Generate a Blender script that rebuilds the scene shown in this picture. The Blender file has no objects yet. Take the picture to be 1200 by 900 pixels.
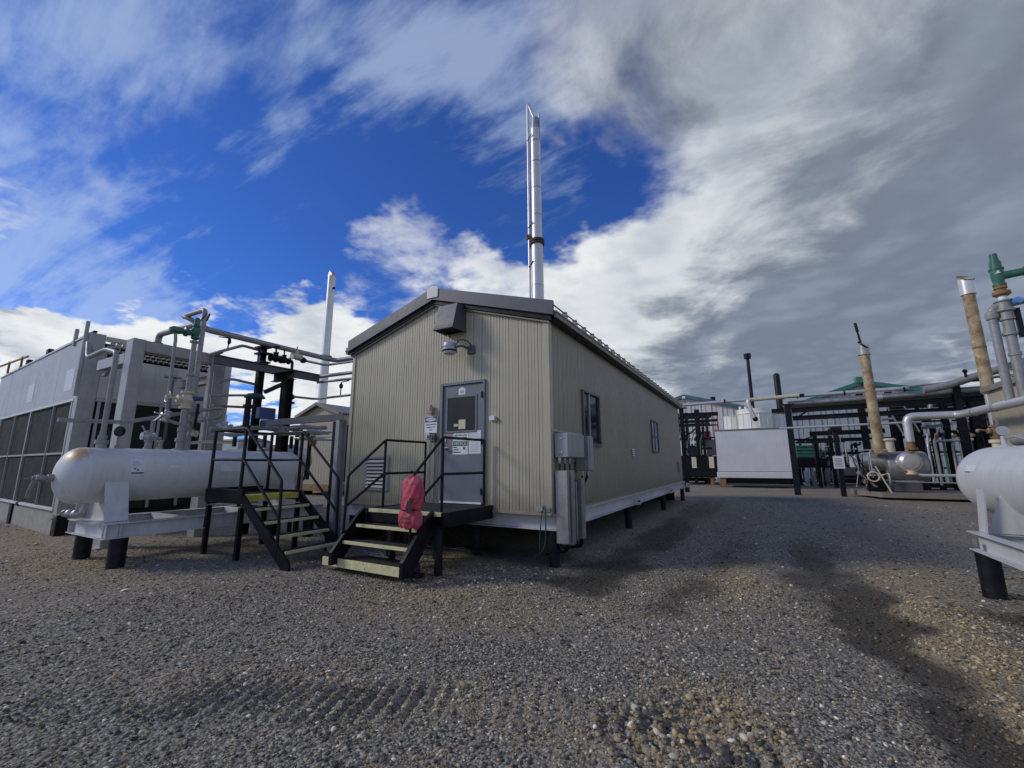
import bpy, bmesh, math, random
import numpy as np
from mathutils import Vector, Matrix
random.seed(7); np.random.seed(7)
SC = bpy.context.scene
COL = SC.collection
rad = math.radians

# ------------------------------------------------------------------ camera
CAM = Vector((2.861, -6.324, 1.571))
pitch, roll, yaw = 0.184, 0.004, -0.513
def cam_axes():
    c, s = math.cos(yaw), math.sin(yaw); cp, sp = math.cos(pitch), math.sin(pitch); cr, sr = math.cos(roll), math.sin(roll)
    R0 = Vector((c, -s, 0)); F0 = Vector((s, c, 0)); U0 = Vector((0, 0, 1))
    F = F0*cp + U0*sp; U = -F0*sp + U0*cp
    return R0*cr - U*sr, R0*sr + U*cr, F
cR, cU, cF = cam_axes()
cam = bpy.data.cameras.new('camera'); camo = bpy.data.objects.new('camera', cam); COL.objects.link(camo)
camo.matrix_world = Matrix(((cR.x, cU.x, -cF.x, CAM.x), (cR.y, cU.y, -cF.y, CAM.y), (cR.z, cU.z, -cF.z, CAM.z), (0, 0, 0, 1)))
cam.sensor_width = 36; cam.lens = 501/1200*36; cam.clip_end = 3000; cam.clip_start = 0.05
SC.camera = camo

# ------------------------------------------------------------------ light, sky, exposure
SUN_EL, SUN_AZ = 31.0, (-0.86, -0.50)          # where the sun stands: low, to the left and a little behind
az = math.atan2(SUN_AZ[0], SUN_AZ[1])
sd = Vector((math.sin(az)*math.cos(rad(SUN_EL)), math.cos(az)*math.cos(rad(SUN_EL)), math.sin(rad(SUN_EL))))
sl = bpy.data.lights.new('sun', 'SUN'); sl.energy = 1.35; sl.angle = rad(12); sl.color = (1.0, 0.93, 0.80)
so = bpy.data.objects.new('sun', sl); COL.objects.link(so); so.rotation_euler = sd.to_track_quat('Z', 'Y').to_euler()
SC.view_settings.view_transform = 'Standard'; SC.view_settings.look = 'None'
SC.view_settings.exposure = 0.32; SC.view_settings.gamma = 1.0

W = bpy.data.worlds.new('World'); SC.world = W; W.use_nodes = True
def build_sky():
    nt = W.node_tree; N = nt.nodes; L = nt.links; N.clear()
    def node(t, **k):
        n = N.new(t)
        for a, b in k.items(): setattr(n, a, b)
        return n
    def put(sock, v):
        if isinstance(v, bpy.types.NodeSocket): L.new(v, sock)
        else: sock.default_value = v
    def M(op, a, b=0.0, c=0.0, clamp=False):
        n = node('ShaderNodeMath', operation=op, use_clamp=clamp)
        put(n.inputs[0], a); put(n.inputs[1], b); put(n.inputs[2], c)
        return n.outputs[0]
    def VM(op, a, b):
        n = node('ShaderNodeVectorMath', operation=op); put(n.inputs[0], a); put(n.inputs[1], b)
        return n
    def sstep(v, lo, hi):
        n = node('ShaderNodeMapRange', interpolation_type='SMOOTHSTEP')
        put(n.inputs['Value'], v); put(n.inputs['From Min'], lo); put(n.inputs['From Max'], hi)
        return n.outputs['Result']
    def mix(f, a, b, mode='MIX'):
        n = node('ShaderNodeMix', data_type='RGBA', blend_type=mode)
        put(n.inputs[0], f); put(n.inputs[6], a); put(n.inputs[7], b)
        return n.outputs[2]
    def noise(vec, scale, detail=8, rough=.55, dist=0.0, lac=2.0):
        n = node('ShaderNodeTexNoise'); put(n.inputs['Vector'], vec)
        put(n.inputs['Scale'], scale); put(n.inputs['Detail'], detail); put(n.inputs['Roughness'], rough)
        put(n.inputs['Distortion'], dist); put(n.inputs['Lacunarity'], lac)
        return n.outputs['Fac']
    tc = node('ShaderNodeTexCoord'); D = tc.outputs['Generated']
    sep = node('ShaderNodeSeparateXYZ'); L.new(D, sep.inputs[0])
    zc = M('MAXIMUM', sep.outputs[2], 0.0); inv = M('DIVIDE', 1.0, M('ADD', zc, 0.16))
    comb = node('ShaderNodeCombineXYZ'); L.new(M('MULTIPLY', sep.outputs[0], inv), comb.inputs[0]); L.new(M('MULTIPLY', sep.outputs[1], inv), comb.inputs[1])
    Pl = comb.outputs[0]                                  # the cloud layer as a flat sheet overhead; its clumps are broken up by a low warp
    wn = node('ShaderNodeTexNoise'); L.new(Pl, wn.inputs['Vector']); wn.inputs['Scale'].default_value = 2.1; wn.inputs['Detail'].default_value = 5; wn.inputs['Roughness'].default_value = .6
    wv = VM('SUBTRACT', wn.outputs['Color'], (.5, .5, .5)).outputs[0]; ws = node('ShaderNodeVectorMath', operation='SCALE'); L.new(wv, ws.inputs[0]); ws.inputs['Scale'].default_value = .42
    DW = VM('NORMALIZE', VM('ADD', D, ws.outputs[0]).outputs[0], (0, 0, 0)).outputs[0]
    def lobe(d, k, amp):
        v = VM('DOT_PRODUCT', DW, d).outputs['Value']
        return M('MULTIPLY', M('EXPONENT', M('MULTIPLY_ADD', v, k, -k)), amp)
    def total(lst):
        s = None
        for d, k, a in lst:
            q = lobe(d, k, a); s = q if s is None else M('ADD', s, q)
        return s
    sky = node('ShaderNodeTexSky', sky_type='NISHITA'); sky.sun_disc = False
    sky.sun_elevation = rad(SUN_EL); sky.sun_rotation = az; sky.air_density = 1.0; sky.dust_density = 0.3; sky.ozone_density = 2.5; sky.altitude = 1000
    base = mix(1.0, sky.outputs[0], SKY_TINT, 'MULTIPLY')
    n_big = noise(Pl, 1.3, 10, .56, .25); n_det = noise(Pl, 4.5, 12, .6, .3)
    nz = M('ADD', M('MULTIPLY', n_big, .65), M('MULTIPLY', n_det, .35))
    cov = M('ADD', total(CUMULUS), 0.55)  # base cover raised: unseen clouds added beyond the view to neutralise the skylight
    hi = M('MULTIPLY_ADD', zc, 2.1, 0.36)
    d1 = sstep(M('ADD', cov, M('MULTIPLY_ADD', nz, 3.4, -1.7)), 0.22, hi)
    mp = node('ShaderNodeMapping'); L.new(Pl, mp.inputs[0]); mp.inputs['Rotation'].default_value = (0, 0, rad(CIR_ROT)); mp.inputs['Scale'].default_value = (0.45, 1.9, 1)
    ci = noise(mp.outputs[0], 2.2, 12, .62, .6)
    mp2 = node('ShaderNodeMapping'); L.new(Pl, mp2.inputs[0]); mp2.inputs['Rotation'].default_value = (0, 0, rad(CIR_ROT)); mp2.inputs['Scale'].default_value = (0.8, 2.2, 1)
    ci2 = noise(mp2.outputs[0], 5.5, 8, .6, .3)
    cz = M('ADD', M('MULTIPLY', ci, .7), M('MULTIPLY', ci2, .3))
    d2 = M('MULTIPLY', sstep(M('ADD', total(CIRRUS), M('MULTIPLY_ADD', cz, 5.6, -2.8)), 0.2, 1.5), 0.48)
    grey = sstep(M('ADD', total(GREYS), M('MULTIPLY_ADD', noise(Pl, 2.2, 12, .62, .5), 2.6, -1.3)), -0.05, 1.05)
    ccol = mix(grey, CLOUD_W, CLOUD_G)
    Ps = VM('ADD', Pl, (SUN_AZ[0]*.13, SUN_AZ[1]*.13, 0)).outputs[0]
    rel = M('SUBTRACT', M('ADD', noise(Pl, 1.3, 7, .5, .25), M('MULTIPLY', noise(Pl, 2.9, 4, .45, .3), .45)), M('ADD', noise(Ps, 1.3, 7, .5, .25), M('MULTIPLY', noise(Ps, 2.9, 4, .45, .3), .45)))
    ccol = mix(M('MULTIPLY', sstep(rel, -.06, .22), .6), ccol, CLOUD_M)
    ccol = mix(M('MULTIPLY', M('MULTIPLY', sstep(rel, .0, -.22), grey), .32), ccol, CLOUD_L)
    thick = sstep(M('ADD', cov, M('MULTIPLY_ADD', nz, 3.4, -1.7)), .8, 2.2)
    ccol = mix(M('MULTIPLY', thick, .35), ccol, CLOUD_M)
    c = mix(d2, base, CLOUD_C)
    c = mix(M('MULTIPLY', d1, .97), c, ccol)
    bg = node('ShaderNodeBackground'); L.new(c, bg.inputs[0]); bg.inputs[1].default_value = 0.1
    out = node('ShaderNodeOutputWorld'); L.new(bg.outputs[0], out.inputs[0])
CIR_ROT = 92
SKY_TINT = (0.27, 0.51, 1.05, 1)
CLOUD_W = (7.2, 7.35, 7.3, 1); CLOUD_G = (.68, .86, 1.22, 1); CLOUD_M = (2.9, 3.35, 4.1, 1); CLOUD_L = (3.3, 3.75, 4.5, 1); CLOUD_C = (4.5, 5.5, 6.9, 1)
CUMULUS = [((0.211, 0.754, 0.622), 14.1, 1.1), ((0.332, 0.867, 0.371), 14.4, 1.2), ((0.18, 0.935, 0.305), 20.4, 1.1), ((-0.136, 0.917, 0.375), 34.1, 0.9), ((0.322, 0.933, 0.16), 19.3, 1.0), ((-0.007, 0.978, 0.211), 31.4, 1.0), ((0.076, 0.774, 0.629), 52.4, 0.35), ((-0.273, 0.875, 0.399), 78.0, 0.75), ((-0.5, 0.741, 0.448), 179.2, 1.6), ((-0.643, 0.578, 0.503), 173.0, 1.5), ((-0.572, 0.658, 0.49), 251.9, 0.5), ((-0.759, 0.522, 0.389), 219.7, -1.0), ((-0.42, 0.712, 0.563), 205.1, -0.8), ((-0.897, 0.125, 0.425), 162.3, 1.7), ((-0.885, 0.333, 0.325), 233.8, 1.8), ((-0.849, 0.466, 0.25), 74.6, 1.0), ((-0.747, 0.581, 0.322), 97.9, 0.9), ((-0.941, 0.253, 0.224), 274.7, 0.9), ((-0.963, 0.174, 0.205), 405.1, 1.2), ((-0.973, 0.176, 0.147), 230.9, 0.8), ((-0.771, 0.613, 0.171), 40.4, 0.8), ((-0.905, 0.344, 0.251), 230.7, 0.7), ((-0.285, 0.643, 0.711), 81.3, 0.75), ((-0.142, 0.666, 0.732), 72.0, 0.7), ((-0.589, 0.484, 0.648), 904.9, 0.5), ((-0.628, 0.459, 0.628), 3667.3, 0.3), ((-0.121, 0.813, 0.569), 73.7, -1.2), ((-0.265, 0.808, 0.526), 165.9, -1.0), ((-0.779, 0.401, 0.482), 23.8, -1.1), ((-0.906, 0.236, 0.352), 48.9, -0.7), ((-0.436, 0.669, 0.602), 121.2, -0.9), ((-0.763, 0.243, 0.599), 13.0, -0.9), ((-0.858, 0.503, 0.109), 745.2, -0.5), ((-0.48, 0.478, 0.736), 40.3, -0.3), ((-0.387, 0.767, 0.512), 440.0, -0.4), ((-0.594, 0.338, 0.73), 30.8, -0.4), ((-0.908, 0.275, 0.316), 321.2, -0.9), ((-0.832, 0.429, 0.351), 247.5, -0.6), ((-0.934, 0.17, 0.315), 325.6, -0.5), ((-0.754, 0.495, 0.432), 289.6, -0.6), ((-0.755, 0.382, 0.533), 6.3, -0.75), ((-0.231, 0.772, 0.593), 31.3, -0.35)]
CIRRUS = [((-0.796, 0.182, 0.577), 23.2, 0.75), ((-0.68, 0.357, 0.64), 27.5, 0.95), ((-0.926, 0.195, 0.324), 45.6, 0.8), ((-0.404, 0.587, 0.702), 104.3, 0.6), ((-0.297, 0.669, 0.682), 77.0, 0.5), ((-0.486, 0.462, 0.742), 41.3, 0.8), ((-0.785, 0.405, 0.469), 36.8, -0.9), ((-0.602, 0.545, 0.583), 46.7, -0.7), ((-0.105, 0.813, 0.573), 75.0, -0.8), ((-0.813, 0.49, 0.314), 56.9, 0.3), ((-0.937, 0.214, 0.276), 115.7, 0.3), ((-0.789, 0.122, 0.602), 81.2, 0.3), ((-0.514, 0.569, 0.642), 59.2, -0.3), ((-0.824, 0.281, 0.493), 102.7, -0.4)]
GREYS = [((0.243, 0.938, 0.246), 18.1, 1.5), ((-0.038, 0.976, 0.214), 53.9, 0.7), ((0.285, 0.759, 0.585), 17.2, 0.45), ((0.332, 0.852, 0.405), 58.5, 0.15), ((0.055, 0.728, 0.683), 46.5, 0.2), ((-0.136, 0.698, 0.703), 86.8, 0.35), ((-0.961, 0.172, 0.218), 913.4, 0.6), ((-0.267, 0.861, 0.432), 32.3, -0.7), ((0.161, 0.904, 0.395), 72.7, -0.45), ((0.006, 0.877, 0.48), 101.5, -0.4), ((0.345, 0.93, 0.129), 226.3, -0.6), ((0.275, 0.951, 0.141), 277.9, -0.35), ((-0.501, 0.736, 0.456), 77.9, -0.8), ((-0.65, 0.573, 0.499), 120.5, -0.6), ((-0.266, 0.641, 0.72), 37.0, 0.3), ((-0.884, 0.407, 0.232), 23.3, -0.5), ((-0.895, 0.129, 0.427), 251.3, -0.9)]

build_sky()

# ------------------------------------------------------------------ mesh helpers
class MB:
    def __init__(s): s.v = []; s.f = []
    def add(s, vs, fs):
        o = len(s.v); s.v += [tuple(p) for p in vs]; s.f += [tuple(i+o for i in f) for f in fs]; return s
    def box(s, x0, x1, y0, y1, z0, z1, b=0.0):
        return s.obox(((x0+x1)/2, (y0+y1)/2, (z0+z1)/2), (abs(x1-x0), abs(y1-y0), abs(z1-z0)), None, b)
    def obox(s, c, size, R=None, b=0.0):
        h = [q/2 for q in size]; c = Vector(c)
        if b <= 0 or min(h) < b*1.5:
            pts = [(sx*h[0], sy*h[1], sz*h[2]) for sx in (-1, 1) for sy in (-1, 1) for sz in (-1, 1)]
            fs = [(0, 1, 3, 2), (4, 6, 7, 5), (0, 4, 5, 1), (2, 3, 7, 6), (0, 2, 6, 4), (1, 5, 7, 3)]
        else:
            pts = []; idx = {}
            for sx in (-1, 1):
                for sy in (-1, 1):
                    for sz in (-1, 1):
                        for a in range(3):
                            q = [sx*(h[0]-b), sy*(h[1]-b), sz*(h[2]-b)]; q[a] += (sx, sy, sz)[a]*b
                            idx[(sx, sy, sz, a)] = len(pts); pts.append(tuple(q))
            fs = []
            for a in range(3):
                o = [i for i in range(3) if i != a]
                for sg in (-1, 1):
                    loop = []
                    for (p, q) in ((-1, -1), (1, -1), (1, 1), (-1, 1)):
                        k = [0, 0, 0]; k[a] = sg; k[o[0]] = p; k[o[1]] = q; loop.append(idx[tuple(k)+(a,)])
                    fs.append(tuple(loop if (sg > 0) == (a != 1) else loop[::-1]))
                    # edges: between axis a and each later axis
                for b2 in range(a+1, 3):
                    r = 3-a-b2
                    for sa in (-1, 1):
                        for sb in (-1, 1):
                            k0 = [0, 0, 0]; k0[a] = sa; k0[b2] = sb; k0[r] = -1; k1 = list(k0); k1[r] = 1
                            fs.append((idx[tuple(k0)+(a,)], idx[tuple(k1)+(a,)], idx[tuple(k1)+(b2,)], idx[tuple(k0)+(b2,)]))
            for sx in (-1, 1):
                for sy in (-1, 1):
                    for sz in (-1, 1):
                        fs.append(tuple(idx[(sx, sy, sz, a)] for a in range(3)))
        V = [c + ((R @ Vector(p)) if R else Vector(p)) for p in pts]
        return s.add(V, fs)
    def bar(s, p0, p1, w, h, b=0.0, up=(0, 0, 1)):
        p0 = Vector(p0); p1 = Vector(p1); d = (p1-p0); l = d.length; d.normalize(); u = Vector(up)
        if abs(d.dot(u)) > .99: u = Vector((1, 0, 0))
        x = d.cross(u).normalized(); z = x.cross(d).normalized()
        R = Matrix((x, d, z)).transposed()
        return s.obox((p0+p1)/2, (w, l, h), R, b)
    def cyl(s, p0, p1, r0, r1=None, n=16, caps=True):
        r1 = r0 if r1 is None else r1
        return s.sweep([Vector(p0), Vector(p1)], [r0, r1], n, caps)
    def sweep(s, pts, rs, n=12, caps=True):
        pts = [Vector(p) for p in pts]; m = len(pts); prev = None; o = len(s.v)
        for i, p in enumerate(pts):
            d = (pts[min(i+1, m-1)]-pts[max(i-1, 0)])
            if d.length < 1e-9: d = Vector((0, 0, 1))
            d.normalize()
            if prev is None:
                u = Vector((0, 0, 1)) if abs(d.z) < .9 else Vector((0, 1, 0))
                x = d.cross(u).normalized()
            else:
                x = (prev - d*prev.dot(d)).normalized()
            prev = x; y = d.cross(x)
            for k in range(n):
                a = 2*math.pi*k/n; s.v.append(tuple(p+(x*math.cos(a)+y*math.sin(a))*rs[i]))
        for i in range(m-1):
            for k in range(n):
                a = o+i*n+k; b = o+i*n+(k+1) % n; s.f.append((a, b, b+n, a+n))
        if caps: s.f.append(tuple(o+k for k in range(n))[::-1]); s.f.append(tuple(o+(m-1)*n+k for k in range(n)))
        return s
    def tube(s, pts, r, n=12, fil=0.0, caps=True, seg=5):
        pts = [Vector(p) for p in pts]
        if fil > 0:
            out = [pts[0]]
            for i in range(1, len(pts)-1):
                a, b, c = pts[i-1], pts[i], pts[i+1]; u = (a-b); w = (c-b); f = min(fil, u.length*.48, w.length*.48)
                u.normalize(); w.normalize(); q0 = b+u*f; q1 = b+w*f
                for t in range(seg+1):
                    t /= seg; out.append(q0*(1-t)**2 + b*2*t*(1-t) + q1*t*t)
            out.append(pts[-1]); pts = out
        return s.sweep(pts, [r]*len(pts), n, caps)
    def lathe(s, p0, d, prof, n=24, caps=True):
        p0 = Vector(p0); d = Vector(d).normalized()
        return s.sweep2([p0+d*t for t, r in prof], [r for t, r in prof], d, n, caps)
    def sweep2(s, pts, rs, d, n, caps):
        u = Vector((0, 0, 1)) if abs(d.z) < .9 else Vector((0, 1, 0)); x = d.cross(u).normalized(); y = d.cross(x); o = len(s.v); m = len(pts)
        for p, r in zip(pts, rs):
            for k in range(n):
                a = 2*math.pi*k/n; s.v.append(tuple(p+(x*math.cos(a)+y*math.sin(a))*max(r, 1e-4)))
        for i in range(m-1):
            for k in range(n):
                a = o+i*n+k; b = o+i*n+(k+1) % n; s.f.append((a, b, b+n, a+n))
        if caps: s.f.append(tuple(o+k for k in range(n))[::-1]); s.f.append(tuple(o+(m-1)*n+k for k in range(n)))
        return s
    def prism(s, poly, axis, a, b):
        # poly: 2D points in the plane normal to axis ('x': (y,z), 'y': (x,z), 'z': (x,y))
        def P(p, t): return (t, p[0], p[1]) if axis == 'x' else ((p[0], t, p[1]) if axis == 'y' else (p[0], p[1], t))
        n = len(poly); vs = [P(p, a) for p in poly]+[P(p, b) for p in poly]
        fs = [tuple(range(n))[::-1], tuple(range(n, 2*n))]+[(i, (i+1) % n, n+(i+1) % n, n+i) for i in range(n)]
        return s.add(vs, fs)
    def ibeam(s, p0, p1, w, h, t=.012, up=(0, 0, 1)):
        p0 = Vector(p0); p1 = Vector(p1); d = (p1-p0).normalized(); u = Vector(up)
        if abs(d.dot(u)) > .99: u = Vector((1, 0, 0))
        x = d.cross(u).normalized(); z = x.cross(d).normalized()
        s.bar(p0+z*(h-t)/2, p1+z*(h-t)/2, w, t, 0, up); s.bar(p0-z*(h-t)/2, p1-z*(h-t)/2, w, t, 0, up)
        e = d*.002
        s.bar(p0+e, p1-e, t, h-2*t, 0, up); return s
    def chan(s, p0, p1, w, h, side=1, t=.012):
        p0 = Vector(p0); p1 = Vector(p1); d = (p1-p0).normalized(); x = d.cross(Vector((0, 0, 1))).normalized()*side; z = Vector((0, 0, 1)); e = d*.002
        s.bar(p0+z*(h-t)/2, p1+z*(h-t)/2, w, t); s.bar(p0-z*(h-t)/2, p1-z*(h-t)/2, w, t)
        s.bar(p0+e-x*(w/2-t/2), p1-e-x*(w/2-t/2), t, h-2*t); return s
    def ball(s, c, r, n=12, m=8, sc=(1, 1, 1)):
        c = Vector(c); o = len(s.v)
        for i in range(m+1):
            ph = math.pi*i/m
            for k in range(n):
                a = 2*math.pi*k/n; s.v.append((c.x+r*sc[0]*math.sin(ph)*math.cos(a), c.y+r*sc[1]*math.sin(ph)*math.sin(a), c.z+r*sc[2]*math.cos(ph)))
        for i in range(m):
            for k in range(n):
                a = o+i*n+k; b = o+i*n+(k+1) % n; s.f.append((a, a+n, b+n, b))
        return s
    def flange(s, p, d, r, t=.03):
        p = Vector(p); d = Vector(d).normalized(); return s.cyl(p-d*t/2, p+d*t/2, r, None, 14)

def rootloc(o):
    return Vector(o.location) if o is not None and o.parent is None else (Vector(o.parent.location) if o is not None and o.parent.parent is None else Vector((0, 0, 0)))
def put_mesh(me, mat, smooth=True):
    me.materials.append(mat)
    if smooth:
        me.polygons.foreach_set('use_smooth', [True]*len(me.polygons)); me.set_sharp_from_angle(angle=rad(32))
def part(name, mb, mat, parent=None, label=None, kind=None, smooth=True):
    off = Vector((0, 0, 0))
    if parent is not None:
        r = parent
        while r.parent is not None: r = r.parent
        off = Vector(r.location)
    me = bpy.data.meshes.new(name)
    me.from_pydata([(x-off.x, y-off.y, z-off.z) for x, y, z in mb.v], [], mb.f); me.validate()
    bm = bmesh.new(); bm.from_mesh(me); bmesh.ops.recalc_face_normals(bm, faces=bm.faces); bm.to_mesh(me); bm.free()
    put_mesh(me, mat, smooth)
    o = bpy.data.objects.new(name, me); COL.objects.link(o)
    if parent is not None: o.parent = parent
    if label: o['label'] = label
    if kind: o['kind'] = kind
    return o
def thing(name, label, cat, loc=(0, 0, 0), group=None):
    o = bpy.data.objects.new(name, None); COL.objects.link(o); o.location = loc; o.empty_display_size = .2
    o['label'] = label; o['category'] = cat
    if group: o['group'] = group
    return o
def solo(name, mb, mat, label, cat, group=None, kind=None):
    # a thing that is one mesh, its origin at the middle of its base
    xs = [v[0] for v in mb.v]; ys = [v[1] for v in mb.v]; zs = [v[2] for v in mb.v]
    c = ((min(xs)+max(xs))/2, (min(ys)+max(ys))/2, min(zs))
    mb.v = [(a-c[0], b-c[1], d-c[2]) for a, b, d in mb.v]
    o = part(name, mb, mat); o.location = c; o['label'] = label; o['category'] = cat
    if group: o['group'] = group
    if kind: o['kind'] = kind
    return o
def copy_tree(src, d, label=None):
    def cp(o, par):
        c = o.copy(); COL.objects.link(c); c.parent = par
        for ch in o.children: cp(ch, c)
        return c
    c = cp(src, None); c.location = Vector(src.location)+Vector(d)
    if label: c['label'] = label
    return c
def text(s, size, M, mat, parent, name='lettering', ext=.001, width=None):
    cu = bpy.data.curves.new('t', 'FONT'); cu.body = s; cu.size = size; cu.align_x = 'CENTER'; cu.align_y = 'CENTER'; cu.extrude = ext; cu.resolution_u = 2
    to = bpy.data.objects.new('t', cu); me = bpy.data.meshes.new_from_object(to)
    bpy.data.objects.remove(to)
    off = Vector((0, 0, 0))
    if parent is not None:
        r = parent
        while r.parent is not None: r = r.parent
        off = Vector(r.location)
    if width:
        xs = [v.co.x for v in me.vertices]; k = width/max(1e-6, max(xs)-min(xs))
        for v in me.vertices: v.co.x *= k
    me.transform(M); me.transform(Matrix.Translation(-off)); me.materials.clear(); me.materials.append(mat)
    o = bpy.data.objects.new(name, me); COL.objects.link(o)
    if parent is not None: o.parent = parent
    return o
def face_front(x, y, z):   # text facing -y
    return Matrix.Translation((x, y, z)) @ Matrix.Rotation(rad(90), 4, 'X')
def face_right(x, y, z):   # text facing +x
    return Matrix.Translation((x, y, z)) @ Matrix.Rotation(rad(90), 4, 'Z') @ Matrix.Rotation(rad(90), 4, 'X')

# ------------------------------------------------------------------ materials
def mat(name, col, rough=.55, metal=0.0, var=.12, scale=3.0, spots=0.0, spotcol=(.12, .06, .03), streak=0.0, bump=.0, bscale=60, spec=.5, coat=0.0, vcol=None, rust=0.0, rvar=.12, spotlo=.62, splash=None):
    m = bpy.data.materials.new(name); m.use_nodes = True; nt = m.node_tree; N = nt.nodes; L = nt.links
    b = N['Principled BSDF']; b.inputs['Roughness'].default_value = rough; b.inputs['Metallic'].default_value = metal
    b.inputs['Specular IOR Level'].default_value = spec; b.inputs['Coat Weight'].default_value = coat
    g = N.new('ShaderNodeNewGeometry'); pos = g.outputs['Position']
    def nz(scale, detail=5, vec=pos, rough=.6):
        n = N.new('ShaderNodeTexNoise'); L.new(vec, n.inputs['Vector']); n.inputs['Scale'].default_value = scale; n.inputs['Detail'].default_value = detail; n.inputs['Roughness'].default_value = rough; return n.outputs['Fac']
    def rng(v, a, b_, c, d):
        n = N.new('ShaderNodeMapRange'); L.new(v, n.inputs[0]); n.inputs[1].default_value = a; n.inputs[2].default_value = b_; n.inputs[3].default_value = c; n.inputs[4].default_value = d; return n.outputs[0]
    def mx(f, a, b_, mode='MIX'):
        n = N.new('ShaderNodeMix'); n.data_type = 'RGBA'; n.blend_type = mode
        for s_, v in ((n.inputs[0], f), (n.inputs[6], a), (n.inputs[7], b_)):
            if isinstance(v, bpy.types.NodeSocket): L.new(v, s_)
            else: s_.default_value = v
        return n.outputs[2]
    c4 = (*col, 1)
    dark = tuple(x*(1-var*1.6) for x in col)+(1,); light = tuple(min(1, x*(1+var)) for x in col)+(1,)
    c = mx(rng(nz(scale), .3, .7, 0, 1), dark, light)
    if vcol:
        a = N.new('ShaderNodeVertexColor'); a.layer_name = vcol; c = mx(1.0, c, a.outputs[0], 'MULTIPLY')
    if streak > 0:
        mp = N.new('ShaderNodeMapping'); L.new(pos, mp.inputs[0]); mp.inputs['Scale'].default_value = (9, 9, .7)
        c = mx(rng(nz(1.4, 6, mp.outputs[0]), .52, .75, 0, streak), c, tuple(x*.45 for x in col)+(1,))
    if spots > 0:
        c = mx(rng(nz(scale*2.3, 8, pos, .7), spotlo, spotlo+.06, 0, spots), c, (*spotcol, 1))
    if splash:                                    # mud thrown up against the foot of the wall
        sx_ = N.new('ShaderNodeSeparateXYZ'); L.new(pos, sx_.inputs[0])
        ad = N.new('ShaderNodeMath'); ad.operation = 'MULTIPLY_ADD'; L.new(nz(5, 8), ad.inputs[0]); ad.inputs[1].default_value = -.55; L.new(sx_.outputs[2], ad.inputs[2])
        c = mx(rng(ad.outputs[0], splash[0]-.4, splash[1]-.4, .55, 0), c, (.20, .165, .11, 1))
    if rust > 0:
        c = mx(rng(nz(2.1, 9, pos, .7), .5-.22*rust, .72-.22*rust, 0, 1), c, mx(rng(nz(14, 5), .35, .65, 0, 1), (.19, .095, .035, 1), (.36, .23, .11, 1)))
    L.new(c, b.inputs['Base Color'])
    r = rng(nz(scale*3+4, 4), .25, .75, max(.03, rough-rvar), min(1, rough+rvar)); L.new(r, b.inputs['Roughness'])
    if bump > 0:
        bp = N.new('ShaderNodeBump'); bp.inputs['Strength'].default_value = bump; bp.inputs['Distance'].default_value = .01
        L.new(nz(bscale, 4), bp.inputs['Height']); L.new(bp.outputs[0], b.inputs['Normal'])
    return m
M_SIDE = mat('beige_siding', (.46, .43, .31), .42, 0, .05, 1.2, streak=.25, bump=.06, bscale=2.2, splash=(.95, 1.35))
M_SIDE_SHADE = mat('shaded_beige_siding', (.30, .275, .205), .42, 0, .06, 1.2, streak=.28, bump=.06, bscale=2.2, splash=(.95, 1.4))  # the beige siding again, its colour darkened for the shaded right wall
M_TRIM = mat('dark_grey_trim', (.10, .102, .118), .45, 0, .10, 2, streak=.2)
M_TRIM2 = mat('brown_grey_trim', (.24, .21, .175), .5, 0, .08, 2, streak=.2)
M_ROOF = mat('roof_metal', (.35, .34, .31), .45, .3, .10, 2, streak=.3)
M_DOOR = mat('grey_door_paint', (.165, .172, .205), .42, 0, .06, 2.5, streak=.25, bump=.03, bscale=8)
M_SKID = mat('pale_grey_skid_paint', (.60, .60, .61), .45, 0, .10, 2.5, spots=.5, spotcol=(.20, .14, .10), streak=.35, spotlo=.66)
M_BLACK = mat('black_steel_paint', (.008, .008, .011), .42, 0, .5, 5, spots=.6, spotcol=(.05, .035, .03), bump=.05, bscale=40, spec=.25)
M_GRATE = mat('dark_grating', (.028, .026, .028), .8, 0, .35, 9, spots=.5, spotcol=(.10, .08, .06), bump=.4, bscale=70)
M_PILE = mat('black_pile', (.012, .013, .019), .5, 0, .4, 6, spots=.5, spotcol=(.06, .05, .045), spec=.25)
M_YEL = mat('worn_pale_yellow', (.66, .62, .34), .6, 0, .14, 14, spots=.95, spotcol=(.03, .025, .02), spotlo=.60)
M_YEL2 = mat('worn_yellow_paint', (.55, .50, .07), .6, 0, .2, 9, spots=.8, spotcol=(.05, .045, .02), spotlo=.62)
M_VES = mat('vessel_white', (.68, .68, .67), .45, 0, .05, 1.6, streak=.3, spots=.25, spotcol=(.25, .2, .16), spotlo=.7)
M_VES2 = mat('tank_white', (.56, .58, .59), .38, 0, .05, 1.6, streak=.25, spots=.2, spotcol=(.25, .2, .16), spotlo=.7)
M_GREYP = mat('grey_pipe_paint', (.29, .29, .28), .45, .1, .14, 7, spots=.5, spotcol=(.22, .16, .12), spotlo=.64)
M_GALV = mat('galvanised_steel', (.48, .48, .47), .42, .6, .14, 12, spots=.3, spotcol=(.25, .25, .25))
M_SILV = mat('bright_cladding', (.66, .65, .63), .40, .5, .06, 2, streak=.15, rvar=.05)
M_DULL = mat('dull_aluminium', (.40, .395, .38), .45, .6, .14, 5, streak=.35)
M_BOX = mat('grey_enclosure', (.36, .365, .37), .42, .3, .06, 4, streak=.2)
M_TOWER = mat('tower_grey_panel', (.47, .455, .42), .45, .15, .08, 1.4, streak=.3, bump=.05, bscale=2)
M_TOWER2 = mat('tower_frame_paint', (.37, .365, .35), .45, .1, .10, 3, streak=.3, spots=.25, spotcol=(.2, .16, .12), spotlo=.68)
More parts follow.
